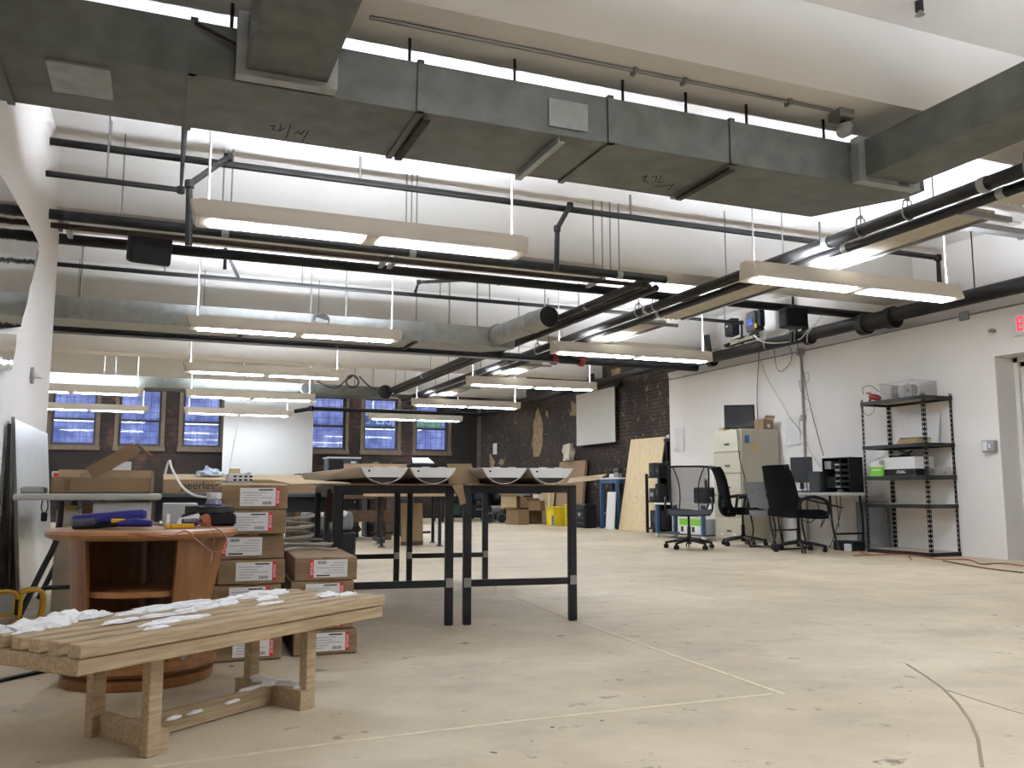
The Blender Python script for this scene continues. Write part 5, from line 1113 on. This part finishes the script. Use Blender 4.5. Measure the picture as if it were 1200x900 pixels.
# dark racks against the brick wall behind the steel tables
def rack(x, y, w_, d_, h_, n, label, rz=0, m=BLACKPL):
    t = thing('storage_rack', label, 'rack', (x, y, 0), R(rz))
    for u in (0, w_):
        for v in (0, d_): MB().box((u, v, h_ / 2), (.045, .045, h_)).out('post', m, t)
    for k in range(n): MB().box((w_ / 2, d_ / 2, .1 + k * (h_ - .12) / (n - 1)), (w_, d_, .03)).out('shelf_board', m, t)
    return [.1 + k * (h_ - .12) / (n - 1) + .016 for k in range(n)]
CH = mat('charcoal', (26, 27, 29), .6)
zs = rack(8.0, 20.3, .55, 2.4, 1.0, 3, 'low black rack of equipment along the brick wall behind the heap')
k = 0
for (v, lev, d_, h_, m, lab) in ((.1, 0, .5, .30, CH, 'dark case on the bottom board of the low rack, near end'), (.7, 0, .6, .28, DGREY, 'grey case on the bottom board of the low rack'), (1.4, 0, .7, .3, CH, 'wide dark case on the bottom board, far end of the low rack'), (.15, 1, .4, .22, CH, 'dark box on the middle board of the low rack, near end'), (.65, 1, .5, .25, NAVY, 'navy box on the middle board of the low rack'), (1.35, 1, .4, .2, DGREY, 'grey box on the middle board, far end of the low rack'), (1.85, 1, .4, .26, CH, 'dark box at the far end of the middle board')):
    t = thing('equipment_case', lab, 'case', (8.05, 20.3 + v, zs[lev]), 0, 'equipment cases on the low rack'); MB().box((.22, d_ / 2, h_ / 2), (.44, d_, h_), bev=.01).out('case_body', m, t); MB().box((-.004, d_ / 2, h_ * .6), (.012, d_ * .4, .03)).out('handle', GREYPL, t)
zs = rack(6.66, 21.3, 1.3, .6, .95, 3, 'dark rack with a green machine at the end of the room behind the table legs')
t = thing('green_machine', 'dark green machine with a bare wheel on the end rack', 'machine', (6.75, 21.35, zs[0])); MB().box((.25, .2, .15), (.42, .36, .3), bev=.03).out('machine_body', mat('machine_green', (38, 66, 46), .5), t); MB().cyl((.55, .05, .15), (.55, .15, .15), .14, seg=20).out('flywheel', DGREY, t, smooth=True)
t = thing('white_strip', 'thin white tube leaning across the end rack', 'tube', (0, 0, 0)); MB().cyl((6.55, 21.2, .92), (6.95, 21.2, .62), .02, seg=8).out('tube_body', WHITEPL, t); MB().cyl((6.53, 21.2, .935), (6.55, 21.2, .92), .024, seg=8).out('tube_cap', GREYPL, t)
for (u, lev, w_, h_, m, lab) in ((.86, 0, .4, .28, CH, 'dark case on the bottom of the end rack right of the green machine'), (.1, 1, .35, .25, CH, 'dark case on the middle of the end rack, left'), (.55, 1, .3, .2, DGREY, 'grey case on the middle of the end rack'), (.95, 1, .33, .26, NAVY, 'navy case on the middle of the end rack, right')):
    t = thing('equipment_case', lab, 'case', (6.62 + u, 21.33, zs[lev]), 0, 'equipment cases on the end rack'); MB().box((w_ / 2, .24, h_ / 2), (w_, .44, h_), bev=.01).out('case_body', m, t); MB().box((w_ / 2, .012, h_ * .6), (w_ * .4, .02, .03)).out('handle', GREYPL, t)
# brick-wall shelf next to the white wall edge with gear
t = thing('gear_shelf', 'black open shelving with gear between the plywood and the white wall', 'shelf', (8.2, 13.48, 0))
for u in (0, .4):
    for v in (0, .42): MB().box((u, v, .52), (.04, .04, 1.04)).out('post', BLACKPL, t)
for z in (.08, .55, .98): MB().box((.2, .21, z), (.44, .46, .03)).out('shelf_board', BLACKPL if z < 1 else WHITEPL, t)
for (v, z, d_, h_, m, lab) in ((.05, .566, .17, .3, BLACKPL, 'black equipment box on the middle board of the gear shelf'), (.55, .566, .19, .22, DGREY, 'grey equipment box on the middle board of the gear shelf'), (.1, .996, .15, .2, BLACKPL, 'black equipment box on top of the gear shelf, near the cabinet'), (.55, .996, .19, .24, CH, 'charcoal equipment box on top of the gear shelf'), (.1, .096, .34, .3, CH, 'charcoal equipment box at the bottom of the gear shelf')):
    t = thing('equipment_box', lab, 'box', (8.23, 13.495 + v * .38, z), 0, 'equipment boxes on the gear shelf'); MB().box((.17, d_ / 2, h_ / 2), (.32, d_, h_), bev=.01).out('box_body', m, t); MB().box((.006, d_ / 2, h_ * .5), (.008, d_ * .5, h_ * .3)).out('front_plate', GREYPL if m is DGREY else DGREY, t)
t = thing('blue_cart', 'low blue-legged cart with white top behind the mesh-backed chair', 'cart', (7.55, 11.2, 0)); MB().box((.21, .7, .53), (.42, 1.4, .025)).out('tabletop', WHITEPL, t)
for u in (.04, .38):
    for v in (.05, 1.35): lg = MB().box((u, v, .29), (.05, .05, .46)).out('leg', BLUEM, t); MB().cyl((u - .02, v, .03), (u + .02, v, .03), .03, seg=12).out('caster', WHITEPL, lg)
MB().box((.21, .7, .07), (.38, 1.36, .02)).out('lower_board', NAVY, t)
for (v, lab) in ((.0, 'green and white carton under the cart, right one'), (.30, 'green and white carton under the cart, left one')):
    t = thing('green_carton', lab, 'carton', (7.56, 11.29 + v, .083)); MB().box((.16, .14, .115), (.3, .27, .23), bev=.003).out('carton_body', PAPER, t); MB().box((.0085, .14, .18), (.003, .268, .10)).out('green_band', GREENP, t); MB().box((.0085, .2, .07), (.003, .07, .08)).out('black_print', INK, t)
t = thing('desk_camera', 'small black device standing on the gear beside the cabinet', 'device', (7.60, 11.22, .545)); MB().box((.1, .15, .12), (.2, .3, .24), bev=.02).out('device_body', BLACKPL, t); MB().cyl((.1, .1, .24), (.1, .1, .36), .02, seg=10).out('neck', BLACKPL, t); MB().lathe([(.02, -.03), (.045, 0), (.02, .03)], (.1, .1, .38), 14).out('head_unit', WHITEPL, t, smooth=True)
t = thing('wall_bracket_rail', 'black bracket rail with grey parts fixed on the brick beside the white wall', 'rail', (8.54, 13.48, 1.55)); MB().box((.05, .19, .1), (.1, .36, .05)).out('upper_rail', BLACKPL, t); MB().box((.05, .19, -.3), (.1, .36, .04)).out('lower_rail', BLACKPL, t); MB().box((.05, .1, .17), (.1, .16, .09)).out('grey_unit', DGREY, t); MB().box((.05, .27, .16), (.08, .1, .07), bev=.02).out('white_unit', WHITEPL, t)
for v in (.04, .34): MB().box((.05, v, -.35), (.05, .05, .9)).out('upright', BLACKPL, [q for q in bpy.data.objects if q.name.startswith('wall_bracket_rail')][0])

# ================================================================== HANGING SPEAKERS, BOXES ON THE PIPE, CABLES
def speaker(x, y, z, rz, rx, label, w_=.3, h_=.25, d_=.2):
    t = thing('speaker', label, 'speaker', (x, y, z), R(rz))
    MB().box((0, 0, 0), (w_, d_, h_), bev=.025, seg=2, rx=R(rx)).out('speaker_cabinet', BLACKPL, t); MB().box((0, -d_ / 2 - .002, 0), (w_ * .92, .006, h_ * .9), bev=.002).out('grille', FABRIC, t) if rx == 0 else None
    MB().bar((0, 0, h_ / 2), (0, .12, ZG - z + .0), .03, .03).out('mount_bracket', BLACKPL, t)
    return t
speaker(-.13, 7.95, 2.76, 10, 16, 'black speaker hanging under the front rail pipes near the left wall', .33, .24, .22)
speaker(7.08, 8.48, 2.80, -8, 0, 'black speaker hanging from the long rail pipe in front of the wall pipe', .29, .24, .2)
t = thing('pipe_hanger', 'black threaded hanger with clamp above the right speaker', 'hanger', (7.2, 8.62, ZG + .05)); MB().cyl((0, 0, 0), (0, 0, .7), .014, seg=8).out('hanger_stem', BLACK, t); MB().box((0, 0, .02), (.08, .14, .05), bev=.01).out('hanger_clamp', BLACK, t)
def wallbox(px, py, x, w_, h_, d_, m, label, cat='box', extra=None):
    p = at(px, py, 0, x); t = thing('control_box', label, cat, tuple(p), R(-12))
    MB().box((0, 0, 0), (d_, w_, h_), bev=.012).out('box_body', m, t); MB().box((-d_ / 2 - .003, .0, 0), (.006, w_ * .9, h_ * .88)).out('front_cover', m, t)
    if extra: extra(t, d_)
    return t
wallbox(858, 384, 8.18, .24, .26, .14, BLACKPL, 'black control box above the pipe, left of the blue-lit one', 'box', lambda t, d: (MB().box((-d / 2 - .008, .02, .02), (.004, .06, .02)).out('small_badge', PAPER, t), MB().cyl((.0, .18, .03), (.0, .12, .03), .05, seg=14).out('round_fitting', GREYPL, t)))
wallbox(885, 377, 8.15, .27, .30, .16, mat('slate_enamel', (110, 112, 114), .5) if False else DGREY, 'dark grey box with two blue stripes above the pipe', 'box', lambda t, d: (MB().box((-d / 2 - .008, -.0, .02), (.004, .15, .035)).out('blue_stripe', mat('blue_stripe', (64, 92, 190), .5), t), MB().box((-d / 2 - .008, -.0, -.035), (.004, .15, .035)).out('blue_stripe', mat('blue_stripe', (64, 92, 190), .5), t), MB().box((0, -.18, .02), (.1, .1, .26), bev=.02).out('side_unit', BLACKPL, t), MB().cyl((-.06, -.15, -.06), (-.06, -.15, -.12), .02, seg=8).out('yellow_knob', YELM, t)))
tag(MB().tube(wire([at(851, 404, 0, 8.2), at(870, 398, 0, 8.2), at(892, 391, 0, 8.2)], 4), [.05, .055, .06, .055, .05, .055, .06, .05, .04], 8).out('foil_wrap', FOIL), 'crinkled silver foil sleeve lying along the thick wall pipe', 'foil')
t = thing('cable_clamp', 'black clamps hanging on the thick wall pipe below the speaker', 'clamp', tuple(at(928, 392, 0, 8.12))); MB().bar((0, 0, .12), (0, .01, -.12), .05, .06).out('clamp_body', BLACK, t); MB().bar((0, -.08, .1), (0, -.07, -.1), .04, .05).out('clamp_jaw', BLACK, t); MB().cyl((-.02, .1, .03), (-.02, -.12, .06), .012, seg=8).out('clamp_screw', ZINC, t)
for pts, r, m, lab in (([(848, 412), (840, 428), (846, 407), (856, 400), (862, 407), (876, 393)], .008, CABLEW, 'white cable bundled at the left end of the foil sleeve'),
    ([(884, 393), (892, 400), (905, 402), (922, 401), (938, 397), (946, 388), (953, 383)], .009, CABLEW, 'white cable sagging along the thick wall pipe'),
    ([(946, 401), (946, 392), (952, 384), (962, 372), (967, 362)], .007, CABLEW, 'white cable rising from the pipe toward the speaker'),
    ([(897, 393), (895, 405), (900, 414), (908, 417), (916, 416)], .006, CABLEW, 'thin white cable loop ending at the conduit box'),
    ([(882, 394), (889, 412), (888, 440), (887, 470), (888, 492)], .007, mat('brown_cable', (110, 98, 84), .6), 'brown cable hanging straight down to the filing cabinet'),
    ([(891, 420), (900, 445), (915, 470), (926, 490), (940, 508), (950, 530), (965, 553)], .005, CABLEY, 'tan cable running diagonally down to the desk monitor'),
    ([(934, 400), (940, 430), (948, 470), (957, 505), (965, 534)], .006, mat('brown_cable2', (86, 66, 56), .6), 'dark brown cable slanting down to the computer tower'),
    ([(907, 410), (910, 430), (916, 435), (926, 425), (928, 412), (924, 404)], .005, CABLEB, 'black cable loop hanging below the thick wall pipe'),
    ([(938, 446), (946, 436), (948, 444), (942, 452), (936, 446), (940, 462), (948, 470)], .004, CABLEG, 'thin coiled cord hanging on the wall beside the slanting cable'),
    ([(938, 494), (938, 490), (944, 482), (948, 478)], .004, CABLEG, 'short bent wire on the wall above the white paper')):
    cable('wall_cable', [at(px, py, 0, 8.395 if py > 405 else 8.14) for px, py in pts], r, m, lab)
# projector under the right run
t = thing('ceiling_projector', 'black projector hung under the far trays in front of the mint sign', 'projector', (6.3, 19.6, 2.66)); MB().box((0, 0, 0), (.5, .4, .2), bev=.02).out('projector_body', BLACKPL, t); MB().cyl((.08, -.2, 0), (.08, -.215, 0), .04, seg=14).out('lens', GREYPL, t); MB().bar((0, 0, .1), (0, 0, .28), .05, .05).out('mount_stem', BLACKPL, t)

# ================================================================== MID AND FAR LEFT FURNITURE
t = thing('trestle_table', 'work table on black flanged pipe legs behind the steel tables', 'table', (2.72, 11.3, 0), R(-3))
MB().box((.45, .4, .68), (1.05, 1.0, .04)).out('tabletop', CARDL, t)
for (u, v) in ((.02, .0), (.12, .75), (.80, .05), (.88, .75)):
    lg = MB().tube([(u, v, .012), (u, v, .014), (u, v, .03), (u, v, .66)], [.055, .055, .024, .022], 10).out('leg', BLACK, t)
for v in (.0, .75): MB().cyl((.02, v + .02, .16), (.85, v + .02, .16), .016, seg=8).out('low_bar', BLACK, t) if v else MB().box((.05, .38, .09), (.03, .75, .05)).out('toe_bar', BLACK, t)
t = thing('wood_bench_table', 'dark wooden workbench with a deep front board behind the left steel table', 'workbench', (1.95, 13.2, 0)); MB().box((.7, .4, .64), (1.5, .85, .05)).out('tabletop', DWOOD, t); MB().box((.7, -.0, .36), (1.45, .035, .17)).out('front_board', DWOOD, t)
for (u, v) in ((.04, .05), (1.36, .05), (.04, .75), (1.36, .75)): MB().box((u, v, .31), (.09, .09, .62)).out('leg', DWOOD, t)
t = thing('plywood_panel_sheet', 'upright plywood offcut standing under the trestle table', 'plywood', (3.05, 11.5, 0)); MB().box((.2, .2, .29), (.30, .02, .56), rx=R(-6)).out('sheet', mat('plywood_aged', (150, 128, 94), .7, amt=.1), t); MB().box((.2, .18, .03), (.30, .05, .05)).out('bottom_cleat', DWOOD, t)
for (x, y, w_, d_, h_, m, lab) in ((1.95, 14.15, .3, .3, .8, CH, 'dark upright case behind the wooden workbench'), (2.35, 14.1, .25, .3, .75, NAVY, 'navy upright case behind the wooden workbench'), (2.75, 14.1, .3, .3, .7, CH, 'black upright case right of the navy one behind the workbench'), (3.2, 14.2, .35, .4, .78, BLACKPL, 'black cabinet behind the trestle table legs'), (3.7, 14.3, .3, .35, .7, DGREY, 'grey cabinet right of the black one behind the trestle table')):
    t = thing('equipment_cabinet', lab, 'cabinet', (x, y, 0)); MB().box((w_ / 2, d_ / 2, h_ / 2), (w_, d_, h_), bev=.01).out('cabinet_body', m, t); MB().box((w_ / 2, -.003, h_ * .55), (w_ * .8, .008, h_ * .6)).out('front_cover', DGREY if m is not DGREY else CH, t); MB().box((w_ * .75, -.012, h_ * .8), (.03, .01, .03)).out('latch', GREYPL, t)
t = thing('grey_bin', 'grey machine on the dark table seen through the gap beside the cartons', 'machine', (1.45, 8.9, 0)); MB().box((.2, .3, .16), (.5, .6, .32), bev=.02).out('machine_base', BLACKPL, t); MB().box((.2, .3, .42), (.46, .55, .2), bev=.05, seg=3).out('machine_top', mat('machine_grey', (96, 98, 98), .5), t, smooth=True); MB().box((.2, -.0, .5), (.3, .06, .06), bev=.02).out('white_part', WHITEPL, t)
# far desks with equipment under the windows
t = thing('long_desk', 'long dark desk under the windows at the end of the room', 'desk', (3.05, 20.6, 0)); MB().box((1.74, .4, 1.12), (3.48, .85, .04)).out('tabletop', DWOOD, t)
for u in (.05, 1.75, 3.45):
    for v in (.05, .75): MB().box((u, v, .55), (.06, .06, 1.1)).out('leg', BLACKPL, t)
ZL = 1.142
t = thing('drawer_cabinet', 'dark blue-grey steel cabinet with a white top under the windows', 'cabinet', (3.72, 20.7, ZL)); MB().box((.38, .3, .18), (.74, .55, .36), bev=.006).out('cabinet_body', NAVY, t); MB().box((.38, .3, .375), (.8, .6, .03), bev=.004).out('white_top', WHITEPL, t); MB().box((.56, .02, .22), (.3, .012, .28)).out('drawer', NAVY, t); MB().box((.20, .02, .18), (.32, .008, .3)).out('open_bay', BLACKPL, t); MB().box((.6, .012, .27), (.12, .01, .04)).out('label_card', PAPER, t)
t = thing('desk_printer', 'black printer with a white paper tray under the windows', 'printer', (5.72, 20.7, ZL)); MB().box((.35, .3, .13), (.7, .5, .26), bev=.02).out('printer_body', BLACKPL, t); b = MB(); b.sheet([[(.06, .1, .27), (.60, .1, .27)], [(.12, .4, .40), (.54, .4, .40)]], .02, (0, 0, 1)); b.out('paper_tray', WHITEPL, t)
t = thing('green_bag', 'light green cloth bag on the far desk', 'bag', (4.86, 20.75, ZL)); b = MB(); b.lathe([(.6, 0), (1, .25), (.95, .7), (.5, 1)], seg=18, sx=.2, sy=.14); bmesh.ops.scale(b.bm, vec=(1, 1, .2), verts=b.bm.verts); b.out('bag_body', GREENB, t, smooth=True); MB().tube(wire([(-.1, 0, .17), (-.05, 0, .26), (.06, 0, .26), (.1, 0, .17)], 5), .012, 6).out('bag_handle', GREENB, t)
for (x, w_, h_, m, lab) in ((4.55, .25, .28, CH, 'black device right of the blue-grey cabinet on the far desk'), (5.3, .35, .3, BLACKPL, 'black box between the green bag and the printer')):
    t = thing('desk_device', lab, 'device', (x, 20.85, ZL)); MB().box((w_ / 2, .2, h_ / 2), (w_, .4, h_), bev=.02).out('device_body', m, t); MB().box((w_ / 2, -.002, h_ * .55), (w_ * .6, .006, h_ * .3)).out('front_cover', GREYPL if x == 4.55 else DGREY, t)
t = thing('task_chair', 'small black swivel chair legs seen far behind under the trestle table', 'chair', (3.3, 16.4, 0), R(150)); chair_base(t, r_=.3, rot=15); seat_pad(t, FABRIC, .45, .45, .45); MB().box((0, -.22, .75), (.4, .05, .4), bev=.02, rx=R(8)).out('backrest', FABRIC, t); MB().bar((0, -.1, .43), (0, -.22, .62), .05, .015).out('back_stem', BLACKPL, t)

# ================================================================== YELLOW WORK LIGHT
t = thing('work_light', 'yellow portable work light with tubular guard by the left wall', 'lamp', (-.60, 5.56, 0), R(12))
MB().box((-.14, 0, .115), (.13, .12, .13), bev=.012).out('lamp_housing', YELM, t); MB().box((-.14, -.062, .12), (.11, .008, .10)).out('lens', GREYPL, t); MB().box((-.07, .0, .115), (.03, .1, .12), bev=.006).out('heat_sink', BLACKPL, t)
for y in (-.05, .05):
    MB().tube(wire([(-.05, y, .01), (-.05, y, .14), (-.035, y, .175), (.02, y, .182), (.055, y, .165), (.062, y, .10), (.05, y, .01)], 5), .0105, 8).out('guard_tube', YELM, t, smooth=True)
MB().tube(wire([(-.24, -.05, .165), (-.14, -.055, .185), (-.08, -.05, .175), (-.065, -.05, .14)], 5), .0105, 8).out('handle', YELM, t, smooth=True)
MB().box((-.02, 0, .012), (.14, .13, .02), bev=.004).out('base_plate', YELM, t); MB().tube(wire([(-.06, -.03, .06), (-.02, -.08, .02), (.06, -.07, .012), (.1, -.03, .02)], 5), .008, 6).out('lamp_cord', CABLEB, t, smooth=True); MB().box((.12, -.02, .018), (.07, .04, .03), bev=.006).out('plug', BLACKPL, t)

# loops of cable by the far duct end and small overhead fittings
cable('duct_cable', [at(372, 447, 1, 18.5), at(385, 453, 1, 18.5), at(395, 454, 1, 18.5), at(405, 446, 1, 18.5), at(413, 441, 1, 18.5)], .018, CABLEB, 'black cable sagging beside the far duct, below the third lamp end')
cable('duct_cable', [at(421, 441, 1, 18.4), at(432, 452, 1, 18.4), at(441, 456, 1, 18.4)], .016, CABLEB, 'short black cable running down to the open end of the far duct')
c0 = at(413, 447, 1, 18.45)
tag(MB().tube([c0 + Vector((.13 * math.cos(a * .35), .02 * math.sin(a * .7), .13 * math.sin(a * .35))) for a in range(18)], .02, 8, closed=True).out('cable_coil', CABLEB, smooth=True), 'black ring of coiled cable hanging in front of the far duct', 'cable')
t = thing('surface_duct', 'flat grey surface duct reaching the right wall above the near lamp', 'duct')
p0, p1 = at(1112, 261, 1, 6.3), at(1290, 291, 1, 6.3)
b = MB(); b.bar(p0, Vector((8.62, 6.3, p0.z)), .12, .06); b.out('duct_body', GREYPL, t)
MB().box((8.3, 6.3, p0.z), (.05, .15, .08)).out('strap', ZINC, t)
for k, (y, dz) in enumerate(((4.05, 0), (5.1, 0), (5.6, 0), (8.9, 0), (9.3, 0), (12.4, 0), (13.6, 0))):
    t = thing('pipe_clevis', ['clevis hanger gripping the thick right run nearest the duct corner', 'first of the clevis hangers just past the near duct on the right run', 'second clevis hanger past the near duct on the right run', 'clevis hanger on the right run above the nearest right lamp', 'clevis hanger on the right run beyond the nearest right lamp', 'clevis hanger on the right run over the red clamps', 'clevis hanger on the right run beyond the red clamps'][k], 'pipe hanger', (5.42, y, ZG), 0, 'clevis hangers on the right run')
    MB().tube([(.057 * math.cos(a * .2618), 0, .057 * math.sin(a * .2618)) for a in range(12, 25)], .008, 6).out('clevis_loop', ZINC, t)
    MB().tube([(-.057, 0, 0), (-.04, 0, .1), (.04, 0, .1), (.057, 0, 0)], .008, 6).out('clevis_yoke', ZINC, t); MB().box((0, 0, .11), (.03, .03, .03)).out('nut', ZINC, t)

# marker scribbles on the underside of the nearest duct
MARK = mat('marker_ink', (44, 42, 40), .8)
for strokes in ([[(316, 148), (322, 147), (319, 152), (326, 153)], [(330, 146), (327, 154), (334, 150)], [(341, 146), (335, 162)], [(345, 157), (350, 154), (352, 158), (357, 153)], [(362, 153), (354, 166)]],
                [[(752, 208), (758, 206), (754, 212), (760, 214)], [(764, 208), (770, 206), (768, 213)], [(775, 206), (771, 214), (778, 213)], [(766, 219), (788, 217)], [(790, 215), (782, 224)]]):
    b = MB()
    for st in strokes:
        P = [at(px, py, 2, ZD - .0015) for px, py in st]
        for p, q in zip(P, P[1:]): b.bar(p, q, .007, .0015)
    tag(b.out('marker_writing', MARK, d1), kind='stuff')
